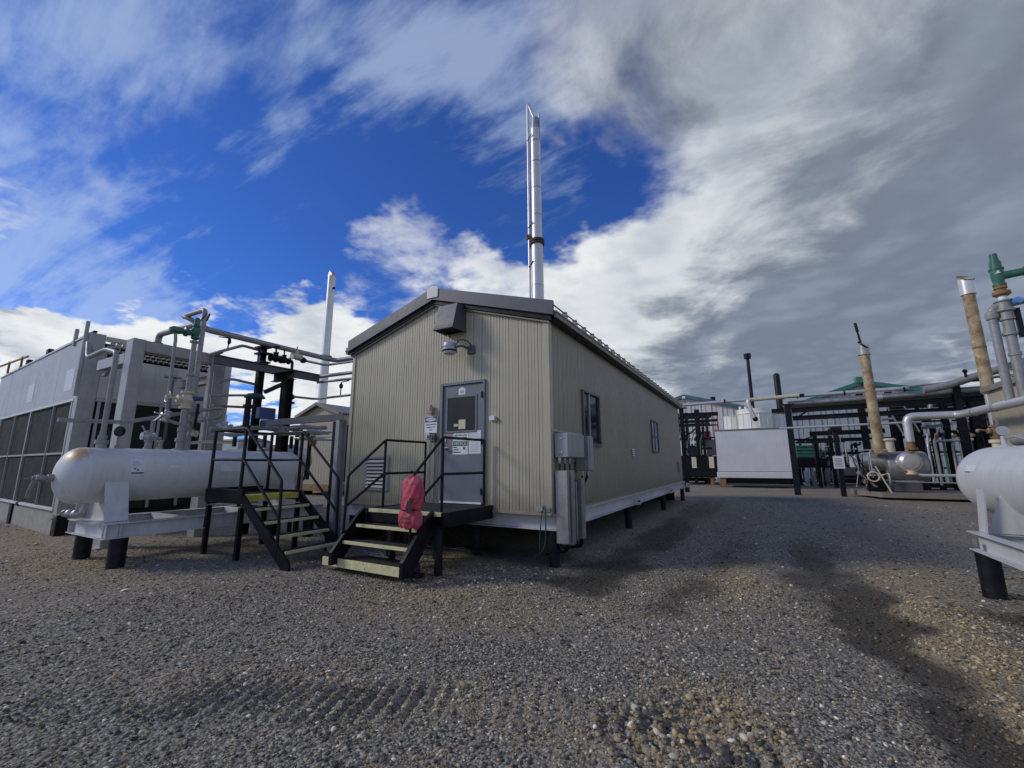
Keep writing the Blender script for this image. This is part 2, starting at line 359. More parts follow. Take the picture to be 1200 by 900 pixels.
M_MESH = mat('dark_coil_mesh', (.030, .033, .033), .75, 0, .35, 2.5, streak=.5, bump=.4, bscale=160, spec=.15)
M_HOLE = mat('dark_recess', (.012, .012, .013), .8)
M_FILL = mat('fill_media', (.50, .46, .40), .7, 0, .25, 12)
M_WHITE = mat('white_fibreglass', (.84, .82, .74), .32, 0, .04, 2, streak=.2)
M_WHITE2 = mat('white_panel', (.68, .68, .70), .38, 0, .04, 1.2, streak=.2)
M_RUST = mat('rusty_stack', (.50, .41, .25), .72, .1, .25, 3, rust=.45, bump=.2, bscale=30)
M_RUST2 = mat('rust', (.20, .10, .05), .8, .1, .3, 12, rust=1.0)
M_GREEN = mat('green_valve_paint', (.035, .15, .10), .42, 0, .2, 9, spots=.5, spotcol=(.02, .05, .04))
M_DGREEN = mat('dark_green_paint', (.012, .055, .04), .45, 0, .2, 9)
M_TEAL = mat('teal_roof', (.07, .15, .18), .5, 0, .1, 2)
M_GROOF = mat('green_roof', (.035, .17, .12), .5, 0, .1, 2)
M_WALLB = mat('pale_blue_cladding', (.36, .40, .42), .5, .1, .06, 1, streak=.2)
M_WALLW = mat('off_white_cladding', (.62, .60, .58), .5, 0, .05, 1, streak=.2)
M_BEIGE = mat('beige_cladding', (.42, .38, .28), .5, 0, .06, 1, streak=.3)
M_RED = mat('red_steel_paint', (.45, .05, .03), .5, 0, .2, 4)
M_SIGN = mat('sign_white', (.74, .76, .78), .5, 0, .05, 8)
M_CREAM = mat('cream_sign', (.62, .56, .40), .6, 0, .08, 8)
M_INK = mat('sign_ink', (.02, .02, .03), .6)
M_SBLUE = mat('sign_blue', (.05, .08, .22), .5)
M_SGREEN = mat('sign_green', (.02, .14, .09), .5)
M_SRED = mat('sign_red', (.50, .05, .04), .5)
M_PINK = mat('faded_sticker', (.42, .30, .28), .6, 0, .2, 20)
M_BEIGEP = mat('beige_insulation', (.60, .56, .42), .6, 0, .12, 8, streak=.3)
M_CONC = mat('concrete_curb', (.33, .32, .28), .85, 0, .14, 6, bump=.2, bscale=40, spots=.3, spotcol=(.15, .13, .1))
M_BAG = mat('red_vinyl', (.52, .06, .10), .55, 0, .22, 14, bump=.8, bscale=26, coat=0)
M_CABLE = mat('black_cable', (.015, .02, .022), .5)
M_TCABLE = mat('green_cable', (.03, .07, .07), .5)
M_FIX = mat('lamp_housing', (.42, .44, .48), .4, .4, .08, 9)
def glass(name, col, rough=.08, dirt=.15, spec=.35):
    m = mat(name, col, rough, 0, .3, 2.0, streak=dirt, spec=spec, coat=0, rvar=.03); return m
M_GLASS = glass('dark_window_glass', (.012, .013, .018))
M_LENS = glass('lamp_lens', (.5, .52, .55), .2)
M_CURT = mat('pale_blind', (.45, .46, .48), .8)

# ------------------------------------------------------------------ ground
M_RUST3 = mat('dark_rust', (.09, .055, .035), .8, .1, .3, 12)
_rs = np.random.RandomState(3); _T = _rs.rand(256, 256)
def vnoise(x, y):
    xi = np.floor(x).astype(int); yi = np.floor(y).astype(int); fx = x-xi; fy = y-yi
    fx = fx*fx*(3-2*fx); fy = fy*fy*(3-2*fy); a = _T[xi % 256, yi % 256]; b = _T[(xi+1) % 256, yi % 256]; c = _T[xi % 256, (yi+1) % 256]; d = _T[(xi+1) % 256, (yi+1) % 256]
    return (a*(1-fx)+b*fx)*(1-fy)+(c*(1-fx)+d*fx)*fy
def fbm(x, y, o=4):
    s = 0; t = 0
    for i in range(o):
        s = s+vnoise(x*2**i+17*i, y*2**i+31*i)*.5**i; t += .5**i
    return s/t
def ell(x, y, cx, cy, rx, ry, a=0.0):
    c, s = math.cos(rad(a)), math.sin(rad(a)); u = ((x-cx)*c+(y-cy)*s)/rx; v = (-(x-cx)*s+(y-cy)*c)/ry
    return np.exp(-(u*u+v*v)**1.4*.9)
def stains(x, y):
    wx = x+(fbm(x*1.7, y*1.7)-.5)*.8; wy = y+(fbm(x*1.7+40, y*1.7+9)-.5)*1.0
    wet_dark = np.zeros_like(x)
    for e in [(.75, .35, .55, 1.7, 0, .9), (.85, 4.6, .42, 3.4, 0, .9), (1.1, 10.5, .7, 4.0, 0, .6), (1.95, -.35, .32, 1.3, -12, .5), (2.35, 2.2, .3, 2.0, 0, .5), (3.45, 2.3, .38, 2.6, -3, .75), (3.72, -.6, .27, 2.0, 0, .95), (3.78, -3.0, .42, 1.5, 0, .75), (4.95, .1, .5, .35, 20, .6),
              (-6.3, -1.6, 1.6, 1.0, 10, .5), (-2.2, .6, 3.2, .9, 0, .5), (5.8, 13.0, 1.6, .8, 0, .35), (3.2, 16.0, 1.6, .6, 0, .5), (7.5, 17.0, 2, .5, 0, .5), (2.0, 8.5, .8, 1.2, 0, .3), (4.6, 6.0, .5, 1.6, 0, .3)]:  # the first entry here darkens the ground below the left vessel
        wet_dark = np.maximum(wet_dark, ell(wx, wy, *e[:5])*e[5])
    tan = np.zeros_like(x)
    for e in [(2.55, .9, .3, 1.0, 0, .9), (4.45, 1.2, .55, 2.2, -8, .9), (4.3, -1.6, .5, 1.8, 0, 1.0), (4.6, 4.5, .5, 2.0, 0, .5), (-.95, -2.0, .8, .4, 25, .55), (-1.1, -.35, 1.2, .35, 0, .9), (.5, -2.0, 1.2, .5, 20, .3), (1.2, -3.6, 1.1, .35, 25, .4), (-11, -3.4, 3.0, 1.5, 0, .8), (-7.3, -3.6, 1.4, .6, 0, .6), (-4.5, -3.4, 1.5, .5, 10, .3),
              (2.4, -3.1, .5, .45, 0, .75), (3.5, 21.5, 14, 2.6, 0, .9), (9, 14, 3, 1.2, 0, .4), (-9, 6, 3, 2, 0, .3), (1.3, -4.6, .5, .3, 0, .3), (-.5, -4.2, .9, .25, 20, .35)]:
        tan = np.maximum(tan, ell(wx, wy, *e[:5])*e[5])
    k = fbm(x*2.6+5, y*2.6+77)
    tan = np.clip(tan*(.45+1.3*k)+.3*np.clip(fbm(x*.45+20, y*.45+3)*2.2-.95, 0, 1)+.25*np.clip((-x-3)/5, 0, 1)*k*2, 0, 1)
    wet_dark = np.clip((wet_dark*(.55+.95*fbm(x*4.1+50, y*4.1, 5))-.12)/.60, 0, 1); wet_dark = wet_dark*wet_dark*(3-2*wet_dark)
    return wet_dark, tan
def height(x, y):
    h = (fbm(x*.5, y*.5)-.5)*.05+(fbm(x*2.3, y*2.3)-.5)*.02
    # cleated track marks: a straight run along the bottom left and a slewed ring at the bottom right
    ang = rad(27); u = (x-.55)*math.cos(ang)+(y+3.95)*math.sin(ang); v = -(x-.55)*math.sin(ang)+(y+3.95)*math.cos(ang)
    m = np.exp(-(v/.27)**4)*np.exp(-((u+.75)/2.0)**6)*.8
    jit = .05*(fbm(x*2.1+9, y*2.1)-.5); am = np.clip(fbm(x*1.9+3, y*1.9+11)*2.4-.55, .1, 1.1)
    h = h+m*(.026*am*np.sin((u-.10*v+jit)*2*math.pi/.105)-.012)+.012*np.exp(-((np.abs(v)-.33)/.06)**2)*np.exp(-(u/2.2)**6)*am
    dx = x-2.38; dy = y+3.36; r = np.hypot(dx/.5, dy/.46); m2 = np.exp(-(r/1.0)**8)
    h = h+m2*(.022*np.sin((r*4.2+np.arctan2(dy, dx)*.5+jit*5)*2*math.pi)-.006)+.035*np.exp(-((r-1.1)/.13)**2)*(.6+.4*np.sin(np.arctan2(dy, dx)*3+1))
    h = h-.03*ell(x, y, 3.65, -.5, .4, 4, 0)-.02*ell(x, y, .8, 3, .5, 5, 0)+.02*ell(x, y, 4.3, 0, .4, 4)+.018*ell(x, y, 2.7, .8, .4, 3)
    near = np.exp(-((x/40)**4+(y/40)**4))
    return h*near
def axis_pts(lo, hi, fl, fh, fine, far):
    a = list(np.arange(fl, fh+fine, fine)); s = fine; p = fh+fine
    while p < hi: s = min(s*1.09, far); p += s; a.append(p)
    s = fine; p = fl
    while p > lo: s = min(s*1.09, far); p -= s; a.insert(0, p)
    return np.array(a)
gx = axis_pts(-900, 900, -1.5, 4.6, .017, 30); gy = axis_pts(-60, 900, -5.3, -2.0, .017, 30)
X, Y = np.meshgrid(gx, gy, indexing='ij'); Z = height(X, Y)
wet_dark, tan = stains(X, Y)
nx, ny = X.shape
me = bpy.data.meshes.new('gravel_ground')
me.vertices.add(nx*ny); me.vertices.foreach_set('co', np.stack([X, Y, Z], -1).astype(np.float32).ravel())
i = np.arange(nx*ny).reshape(nx, ny); q = np.stack([i[:-1, :-1], i[1:, :-1], i[1:, 1:], i[:-1, 1:]], -1).reshape(-1, 4)
me.loops.add(q.size); me.loops.foreach_set('vertex_index', q.ravel().astype(np.int32))
me.polygons.add(len(q)); me.polygons.foreach_set('loop_start', np.arange(0, q.size, 4, dtype=np.int32)); me.update(calc_edges=True)
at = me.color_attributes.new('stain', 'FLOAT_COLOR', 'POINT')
at.data.foreach_set('color', np.stack([wet_dark, tan, fbm(X*.7, Y*.7), np.ones_like(X)], -1).astype(np.float32).ravel())
def ground_mat():
    m = bpy.data.materials.new('gravel'); m.use_nodes = True; nt = m.node_tree; N = nt.nodes; L = nt.links; b = N['Principled BSDF']
    g = N.new('ShaderNodeNewGeometry'); pos = g.outputs['Position']
    at = N.new('ShaderNodeVertexColor'); at.layer_name = 'stain'; sp = N.new('ShaderNodeSeparateColor'); L.new(at.outputs[0], sp.inputs[0])
    def mx(f, a, b_, mode='MIX'):
        n = N.new('ShaderNodeMix'); n.data_type = 'RGBA'; n.blend_type = mode
        for s_, v in ((n.inputs[0], f), (n.inputs[6], a), (n.inputs[7], b_)):
            if isinstance(v, bpy.types.NodeSocket): L.new(v, s_)
            else: s_.default_value = v
        return n.outputs[2]
    def rng(v, a, b_, c, d):
        n = N.new('ShaderNodeMapRange'); L.new(v, n.inputs[0]); n.inputs[1].default_value = a; n.inputs[2].default_value = b_; n.inputs[3].default_value = c; n.inputs[4].default_value = d; return n.outputs[0]
    def vor(s, f='F1'):
        n = N.new('ShaderNodeTexVoronoi'); n.feature = f; n.inputs['Scale'].default_value = s; n.inputs['Randomness'].default_value = 1; L.new(pos, n.inputs['Vector']); return n
    def nz(s, d=6):
        n = N.new('ShaderNodeTexNoise'); L.new(pos, n.inputs['Vector']); n.inputs['Scale'].default_value = s; n.inputs['Detail'].default_value = d; n.inputs['Roughness'].default_value = .65; return n.outputs['Fac']
    v1 = vor(52); v2 = vor(21); v3 = vor(80)
    cr = N.new('ShaderNodeValToRGB'); cr.color_ramp.interpolation = 'LINEAR'; el = cr.color_ramp.elements
    el[0].position = 0; el[0].color = GRAVEL[0]; el[1].position = 1; el[1].color = GRAVEL[-1]
    for k, c in enumerate(GRAVEL[1:-1]): e = el.new((k+1)/(len(GRAVEL)-1)); e.color = c
    s1 = N.new('ShaderNodeSeparateColor'); L.new(v1.outputs['Color'], s1.inputs[0]); L.new(s1.outputs[0], cr.inputs[0])
    edge = rng(v1.outputs['Distance'], .3, .75, 1.0, .5)
    c = mx(1.0, cr.outputs[0], edge, 'MULTIPLY')
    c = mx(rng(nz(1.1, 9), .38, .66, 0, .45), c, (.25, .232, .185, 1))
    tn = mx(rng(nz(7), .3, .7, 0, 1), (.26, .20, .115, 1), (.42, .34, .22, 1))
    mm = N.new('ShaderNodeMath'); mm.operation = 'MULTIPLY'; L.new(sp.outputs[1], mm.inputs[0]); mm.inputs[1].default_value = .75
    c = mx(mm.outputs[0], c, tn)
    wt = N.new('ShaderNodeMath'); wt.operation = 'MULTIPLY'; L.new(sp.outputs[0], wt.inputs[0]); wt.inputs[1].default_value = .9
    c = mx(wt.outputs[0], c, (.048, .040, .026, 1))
    L.new(c, b.inputs['Base Color']); b.inputs['Specular IOR Level'].default_value = .3
    L.new(rng(sp.outputs[0], 0, 1, .9, .6), b.inputs['Roughness'])
    h = N.new('ShaderNodeMath'); h.operation = 'MULTIPLY_ADD'; L.new(rng(v1.outputs['Distance'], 0, .8, 1, 0), h.inputs[0]); h.inputs[1].default_value = .6; L.new(rng(v2.outputs['Distance'], 0, .8, 1, 0), h.inputs[2])
    bp = N.new('ShaderNodeBump'); bp.inputs['Strength'].default_value = .9; bp.inputs['Distance'].default_value = .018; L.new(h.outputs[0], bp.inputs['Height']); L.new(bp.outputs[0], b.inputs['Normal'])
    return m
GRAVEL = [(.06, .056, .045, 1), (.19, .178, .145, 1), (.35, .325, .265, 1), (.47, .43, .33, 1), (.29, .23, .135, 1), (.64, .59, .48, 1)]
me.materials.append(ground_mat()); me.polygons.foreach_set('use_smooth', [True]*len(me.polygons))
o = bpy.data.objects.new('gravel_ground', me); COL.objects.link(o); o['kind'] = 'structure'
# loose stones lying on the ground, thickest near the viewer
def stone_field():
    rs = np.random.RandomState(11)
    ico = [(-.26286, 0, .42532), (.26286, 0, .42532), (-.26286, 0, -.42532), (.26286, 0, -.42532), (0, .42532, .26286), (0, .42532, -.26286), (0, -.42532, .26286), (0, -.42532, -.26286), (.42532, .26286, 0), (-.42532, .26286, 0), (.42532, -.26286, 0), (-.42532, -.26286, 0)]
    fi = [(1, 4, 0), (4, 9, 0), (4, 5, 9), (8, 5, 4), (1, 8, 4), (1, 10, 8), (10, 3, 8), (8, 3, 5), (3, 2, 5), (3, 7, 2), (3, 10, 7), (10, 6, 7), (6, 11, 7), (6, 0, 11), (6, 1, 0), (10, 1, 6), (11, 0, 9), (2, 11, 9), (5, 2, 9), (11, 2, 7)]
    fi = [f[::-1] for f in fi]
    octa = [(.5, 0, 0), (0, .5, 0), (-.5, 0, 0), (0, -.5, 0), (0, 0, .42), (0, 0, -.3)]; fo = [(0, 1, 4), (1, 2, 4), (2, 3, 4), (3, 0, 4)]
    allv = []; allf = []; allc = []; base = 0
    heading = math.atan2(cF.y, cF.x)
    for (r0, r1, n, s0, s1, bv, bf) in [(1.3, 2.6, 13000, .009, .028, ico, fi), (2.6, 4.2, 25000, .010, .030, ico, fi), (4.2, 7.0, 34000, .013, .034, ico, fi), (7.0, 12.0, 30000, .022, .045, octa, fo), (12, 22, 12000, .03, .07, octa, fo)]:
        r = np.sqrt(rs.uniform(r0*r0, r1*r1, n)); a = heading+rs.uniform(-.95, .95, n)
        x = CAM.x+r*np.cos(a); y = CAM.y+r*np.sin(a)
        wet_dark, tan = stains(x, y)
        keep = ((x < -4.8) | (x > 0.1) | (y < -.1) | (y > 14))
        keep &= rs.rand(n) > wet_dark*.6
        keep &= rs.rand(n) < .45+.9*fbm(x*1.3+3, y*1.3+8)
        x, y, wet_dark, tan = x[keep], y[keep], wet_dark[keep], tan[keep]; n = len(x)
        sz = s0*.8+(s1-s0*.8)*rs.rand(n)**3; big = rs.rand(n) < .012; sz = np.where(big, sz*1.7, sz)
        sz *= 1+.25*tan; sz *= 1+.45*np.exp(-(np.hypot((x-2.38)/.58, (y+3.36)/.54))**8)
        yw = rs.uniform(0, 2*math.pi, n); sx = rs.uniform(.8, 1.45, n); sy = rs.uniform(.65, 1.1, n); szz = rs.uniform(.4, .8, n)
        bvn = np.array(bv); V = np.repeat(bvn[None], n, 0)*(1+rs.uniform(-.22, .22, (n, len(bv), 3)))
        V[:, :, 0] *= (sz*sx)[:, None]; V[:, :, 1] *= (sz*sy)[:, None]; V[:, :, 2] *= (sz*szz)[:, None]
        tx = rs.uniform(-.4, .4, n); V[:, :, 2] += V[:, :, 0]*tx[:, None]
        c = np.cos(yw)[:, None]; s = np.sin(yw)[:, None]; vx = V[:, :, 0]*c-V[:, :, 1]*s+x[:, None]; vy = V[:, :, 0]*s+V[:, :, 1]*c+y[:, None]
        vz = V[:, :, 2]+(height(x, y)+sz*szz*.18)[:, None]
        allv.append(np.stack([vx, vy, vz], -1).reshape(-1, 3))
        f = (np.array(bf)[None]+(np.arange(n)*len(bv))[:, None, None]+base).reshape(-1, 3); allf.append(f); base += n*len(bv)
        pal = np.array([(.07, .069, .066), (.17, .166, .155), (.32, .31, .285), (.48, .455, .40), (.25, .20, .125), (.40, .30, .18), (.82, .79, .72)])
        p = np.array([.25, .26, .22, .11, .06, .05, .05]); k = rs.choice(7, n, p=p/p.sum()); cc = pal[k]
        tc = np.array([(.42, .34, .21), (.32, .24, .14), (.54, .46, .33)])[rs.choice(3, n)]
        tm = (rs.rand(n) < tan*.75)[:, None]; cc = np.where(tm, tc, cc)*rs.uniform(.75, 1.2, (n, 1)); cc = cc*np.array([1.05, 1.0, .84]); cc = cc*(1-.70*wet_dark[:, None])*np.array([1, .97, .9])**wet_dark[:, None]
        allc.append(np.repeat(cc, len(bv), 0))
    V = np.concatenate(allv); F = np.concatenate(allf); C = np.concatenate(allc)
    me = bpy.data.meshes.new('loose_gravel'); me.vertices.add(len(V)); me.vertices.foreach_set('co', V.astype(np.float32).ravel())
    me.loops.add(F.size); me.loops.foreach_set('vertex_index', F.ravel().astype(np.int32)); me.polygons.add(len(F)); me.polygons.foreach_set('loop_start', np.arange(0, F.size, 3, dtype=np.int32)); me.update(calc_edges=True)
    a = me.color_attributes.new('tone', 'FLOAT_COLOR', 'POINT'); a.data.foreach_set('color', np.concatenate([C, np.ones((len(C), 1))], 1).astype(np.float32).ravel())
    m = bpy.data.materials.new('stone'); m.use_nodes = True; N = m.node_tree.nodes; L = m.node_tree.links; b = N['Principled BSDF']; b.inputs['Roughness'].default_value = .82; b.inputs['Specular IOR Level'].default_value = .35
    v = N.new('ShaderNodeVertexColor'); v.layer_name = 'tone'; g = N.new('ShaderNodeNewGeometry'); n = N.new('ShaderNodeTexNoise'); L.new(g.outputs['Position'], n.inputs['Vector']); n.inputs['Scale'].default_value = 160
    mr = N.new('ShaderNodeMapRange'); L.new(n.outputs['Fac'], mr.inputs[0]); mr.inputs[1].default_value = .3; mr.inputs[2].default_value = .7; mr.inputs[3].default_value = .7; mr.inputs[4].default_value = 1.2
    x = N.new('ShaderNodeVectorMath'); x.operation = 'SCALE'; L.new(v.outputs[0], x.inputs[0]); L.new(mr.outputs[0], x.inputs['Scale']); L.new(x.outputs[0], b.inputs['Base Color'])
    me.materials.append(m); o = bpy.data.objects.new('loose_gravel', me); COL.objects.link(o)
    o['kind'] = 'stuff'; o['label'] = 'loose grey and tan gravel stones covering the yard'; o['category'] = 'gravel'
stone_field()

# ------------------------------------------------------------------ the beige equipment building
BW, BL, ZB, ZE, AX, AZ = 4.72, 13.72, .80, 4.03, -2.42, 4.76
def roofz(x): return ZE+(AZ-ZE)*((x/AX) if x > AX else ((x+BW)/(AX+BW)))
B = thing('equipment_building', 'long beige ribbed metal building with a grey door and gabled front', 'building', (-2.36, 0, 0))
def rib_profile(w, n):
    pts = []; p = w/n
    for i in range(n):
        a = i*p
        pts += [(a, 0), (a+p*.28, 0), (a+p*.30, -.005), (a+p*.33, -.005), (a+p*.35, 0), (a+p*.60, 0), (a+p*.62, -.005), (a+p*.65, -.005), (a+p*.67, 0), (a+p*.93, 0), (a+p*.945, -.013), (a+p*.99, -.013)]
    pts.append((w, 0)); return pts
def gable_panel(x0, w, n, skip=None):
    # one upright siding sheet on the front wall; skip = (x0, x1, z1) door opening
    pr = [(x0+a, d) for a, d in rib_profile(w, n)]
    if skip:
        for e in skip[:2]:
            if x0 < e < x0+w: pr = sorted(pr+[(e, 0)])
        if x0 < AX < x0+w: pass
    mb = MB()
    for (xa, da), (xb, db) in zip(pr[:-1], pr[1:]):
        zb = ZB
        xm = (xa+xb)/2
        if skip and skip[0] < xm < skip[1]: zb = skip[2]
        mb.add([(xa, -da, zb), (xb, -db, zb), (xb, -db, roofz(xb)), (xa, -da, roofz(xa))], [(0, 1, 2, 3)])
    # folded edge so that the sheet has a thickness
    mb.add([(x0+.001, 0, ZB), (x0+.001, .02, ZB), (x0+.001, .02, roofz(x0)), (x0+.001, 0, roofz(x0))], [(0, 1, 2, 3)])
    return mb
DOOR = (-2.225, -1.235, .90, 3.06)
for k in range(5):
    w = BW/5; x0 = -BW+k*w
    part('siding_panel', gable_panel(x0, w, 5, (DOOR[0]+.02, DOOR[1]-.02, DOOR[3]-.02)), M_SIDE, B, smooth=False)
def side_panel(y0, w, n, x, sgn, m, openings=()):
    pr = [(y0+a, d) for a, d in rib_profile(w, n)]
    for (ya, yb, za, zb) in openings:
        for e in (ya, yb):
            if y0 < e < y0+w: pr.append((e, 0))
    pr.sort(); mb = MB()
    for (ya, da), (yb, db) in zip(pr[:-1], pr[1:]):
        if yb-ya < 1e-6: continue
        ym = (ya+yb)/2; spans = [(ZB, ZE)]
        for (oa, ob, za, zb) in openings:
            if oa < ym < ob: spans = [(ZB, za), (zb, ZE)]
        for (p, q_) in spans:
            mb.add([(x+sgn*da, ya, p), (x+sgn*db, yb, p), (x+sgn*db, yb, q_), (x+sgn*da, ya, q_)], [(0, 1, 2, 3)])
    part('siding_panel', mb, m, B, smooth=False)
WINS = [(1.50, 2.52, 1.92, 2.97), (7.78, 8.78, 1.92, 2.92)]
for k in range(14):
    w = BL/14; side_panel(k*w, w, 5, 0, 1, M_SIDE_SHADE, [(a+.02, b-.02, c+.02, d-.02) for a, b, c, d in WINS])
for k in range(14):
    w = BL/14; side_panel(k*w, w, 5, -BW, -1, M_SIDE)
mb = MB(); mb.prism([(-BW+.05, ZB), (-.05, ZB), (-.05, ZE-.02), (AX, AZ-.02), (-BW+.05, ZE-.02)], 'y', BL-.06, BL)
part('rear_wall', mb, M_SIDE, B)
# floor and dark inner shell, so the openings are closed behind
mb = MB().box(-BW+.06, -.06, .08, BL-.08, ZB-.05, ZB+.02); part('floor', mb, M_TRIM, B)
# corner and base trims
mb = MB().box(-.075, .022, -.024, -.004, ZB-.01, ZE-.02, .004).box(.004, .026, -.002, .075, ZB-.01, ZE-.02, .004); part('corner_trim', mb, M_SIDE, B)
mb = MB().box(-BW-.02, -BW+.07, -.022, -.004, ZB-.01, ZE-.05, .004); part('corner_trim', mb, M_SIDE, B)
mb = MB().box(-BW, 0.0, -.028, -.004, ZB-.035, ZB+.012, .003); part('base_trim', mb, M_SIDE, B)
mb = MB().box(.004, .028, .08, BL, ZB-.035, ZB+.012, .003); part('base_trim', mb, M_SIDE, B)
# roof sheets, one per seam bay, both slopes
EO = .20; NB = 29; pitchb = (BL+.30)/NB
def slope_sheet(side, y0, y1):
    if side > 0: xa, za, xb, zb = AX, AZ+.07, EO, roofz(0)-(AZ-ZE)/(-AX)*EO+.07+.0
    else: xa, za, xb, zb = AX, AZ+.07, -BW-EO, ZE-(AZ-ZE)/(AX+BW)*EO+.07
    mb = MB(); d = Vector((xb-xa, 0, zb-za)).normalized(); nrm = Vector((-d.z, 0, d.x)); nrm = nrm if nrm.z > 0 else -nrm
    a = Vector((xa, 0, za)); b = Vector((xb, 0, zb)); t = .022
    for (ya, yb, lo, hi) in [(y0+.02, y1-.02, 0, t), (y1-.02, y1+.018, 0, .055)]:
        vs = []
        for y in (ya, yb):
            for p in (a, b):
                for h in (lo, hi): q_ = p+nrm*h; vs.append((q_.x, y, q_.z))
        mb.add(vs, [(0, 1, 3, 2), (4, 6, 7, 5), (0, 4, 5, 1), (2, 3, 7, 6), (0, 2, 6, 4), (1, 5, 7, 3)])
    return mb
for k in range(NB):
    for sg in (1, -1): part('roof_panel', slope_sheet(sg, -.12+k*pitchb, -.12+(k+1)*pitchb), M_ROOF, B, smooth=False)
mb = MB(); mb.prism([(AX-.16, AZ+.07), (AX, AZ+.125), (AX+.16, AZ+.075), (AX+.16, AZ+.095), (AX, AZ+.15), (AX-.16, AZ+.09)], 'y', -.13, BL+.15); part('ridge_cap', mb, M_TRIM, B)
# front rake fascia: a deep grey band with a darker stepped underside
def rake(x0, z0, x1, z1, y0, y1, lo, hi):
    return MB().add([(x0, y0, z0+lo), (x1, y0, z1+lo), (x1, y0, z1+hi), (x0, y0, z0+hi), (x0, y1, z0+lo), (x1, y1, z1+lo), (x1, y1, z1+hi), (x0, y1, z0+hi)],
                    [(0, 1, 2, 3), (4, 7, 6, 5), (0, 4, 5, 1), (3, 2, 6, 7), (0, 3, 7, 4), (1, 5, 6, 2)])
rz = roofz(0)-(AZ-ZE)/(-AX)*.13; lz = ZE-(AZ-ZE)/(AX+BW)*.06
part('rake_fascia', rake(-BW-.07, lz, AX, AZ, -.135, -.09, .0, .245), M_TRIM, B)
part('rake_fascia', rake(AX, AZ, .155, rz, -.135, -.09, .0, .245), M_TRIM, B)
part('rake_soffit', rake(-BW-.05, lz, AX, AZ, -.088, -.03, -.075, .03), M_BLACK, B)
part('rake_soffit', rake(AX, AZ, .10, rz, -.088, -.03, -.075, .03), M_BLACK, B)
part('rake_trim', rake(-BW-.03, lz, AX, AZ, -.06, -.022, -.105, -.078), M_TRIM2, B)
part('rake_trim', rake(AX, AZ, .05, rz, -.06, -.022, -.105, -.078), M_TRIM2, B)
mb = MB().prism([(AX-.13, AZ+.03), (AX+.14, AZ+.03), (AX+.14, AZ+.235), (AX, AZ+.285), (AX-.13, AZ+.235)], 'y', -.15, -.137); part('ridge_plate', mb, M_BOX, B)
# eave fascia along the right side
ez = rz+.0
mb = MB().box(.15, .185, -.08, BL+.12, ez-.03, ez+.065, .004); part('eave_fascia', mb, M_TRIM2, B)
part('snow_rail', MB().tube([(.16, -.1, ez+.165), (.16, BL+.15, ez+.165)], .012, 8), M_BLACK, B)
for k in range(NB): part('seam_clamp', MB().box(.12, .20, -.12+(k+1)*pitchb-.03, -.12+(k+1)*pitchb+.03, ez+.10, ez+.185, .004), M_ROOF, B)
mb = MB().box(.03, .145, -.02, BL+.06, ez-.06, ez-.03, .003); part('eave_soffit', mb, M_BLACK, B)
mb = MB().box(-BW-.20, -BW-.13, -.08, BL+.12, lz-.03, lz+.12, .004); part('eave_fascia', mb, M_TRIM2, B)
mb = MB().lathe((-.28, 1.95, 4.1), (0, 0, 1), [(0, .05), (.17, .05), (.17, .09), (.2, .1), (.22, .06)], 14); part('roof_vent', mb, M_DULL, B)
mb = MB().lathe((-.3, 9.6, 4.1), (0, 0, 1), [(0, .04), (.2, .04), (.2, .07), (.24, .05)], 12); part('roof_vent', mb, M_DULL, B)
# skid: channel beams with lugs, standing on piles
mb = MB().chan((-BW-.03, .08, .665), (.06, .08, .665), .12, .245, 1); part('skid_beam', mb, M_SKID, B)
mb = MB().chan((.04, .18, .665), (.04, BL, .665), .12, .245, 1); part('skid_beam', mb, M_SKID, B)
mb = MB().chan((-BW-.02, BL, .665), (-BW-.02, .18, .665), .12, .245, 1); part('skid_beam', mb, M_SKID, B)
mb = MB().chan((.06, BL+.05, .665), (-BW-.03, BL+.05, .665), .12, .245, 1); part('skid_beam', mb, M_SKID, B)
for y in (.06, 4.85, 9.62, 13.75):
    mb = MB(); c = Vector((.175, y, .63)); n = 14
    vs = []; 
    for yy in (y-.012, y+.012):
        vs += [(.10, yy, .74), (.10, yy, .545), (.20, yy, .545), (.25, yy, .575), (.25, yy, .69), (.18, yy, .74)]
    mb.add(vs, [(0, 1, 2, 3, 4, 5), (11, 10, 9, 8, 7, 6)]+[(i, 6+i, 6+(i+1) % 6, (i+1) % 6) for i in range(6)])
    lg = part('lifting_lug', mb, M_SKID, B, smooth=False)
    part('lug_hole', MB().cyl((.20, y-.0135, .635), (.20, y+.0135, .635), .024, None, 12), M_HOLE, lg)
    if .2 < y < 13:
        part('stiffener', MB().box(.062, .10, y-.05, y-.04, .55, .78).box(.062, .10, y+.04, y+.05, .55, .78), M_SKID, B)
for (x, y) in [(-.02, .12), (-1.6, .3), (-3.2, .3), (-4.6, .15), (-.05, 4.7), (-.05, 9.3), (-.05, 13.6), (-4.6, 4.7), (-4.6, 9.3), (-4.6, 13.6)]:
    part('pile', MB().cyl((x, y, -.1), (x, y, .54), .085, None, 16), M_PILE, B)
part('gap_blackout_board', MB().box(-BW+.03, -BW+.05, .3, BL-.1, .0, .53), M_BLACK, B)  # these two boards are added to blacken the open gap under the building
part('gap_blackout_board', MB().box(-BW+.2, -.35, BL-.25, BL-.23, .0, .53), M_BLACK, B)
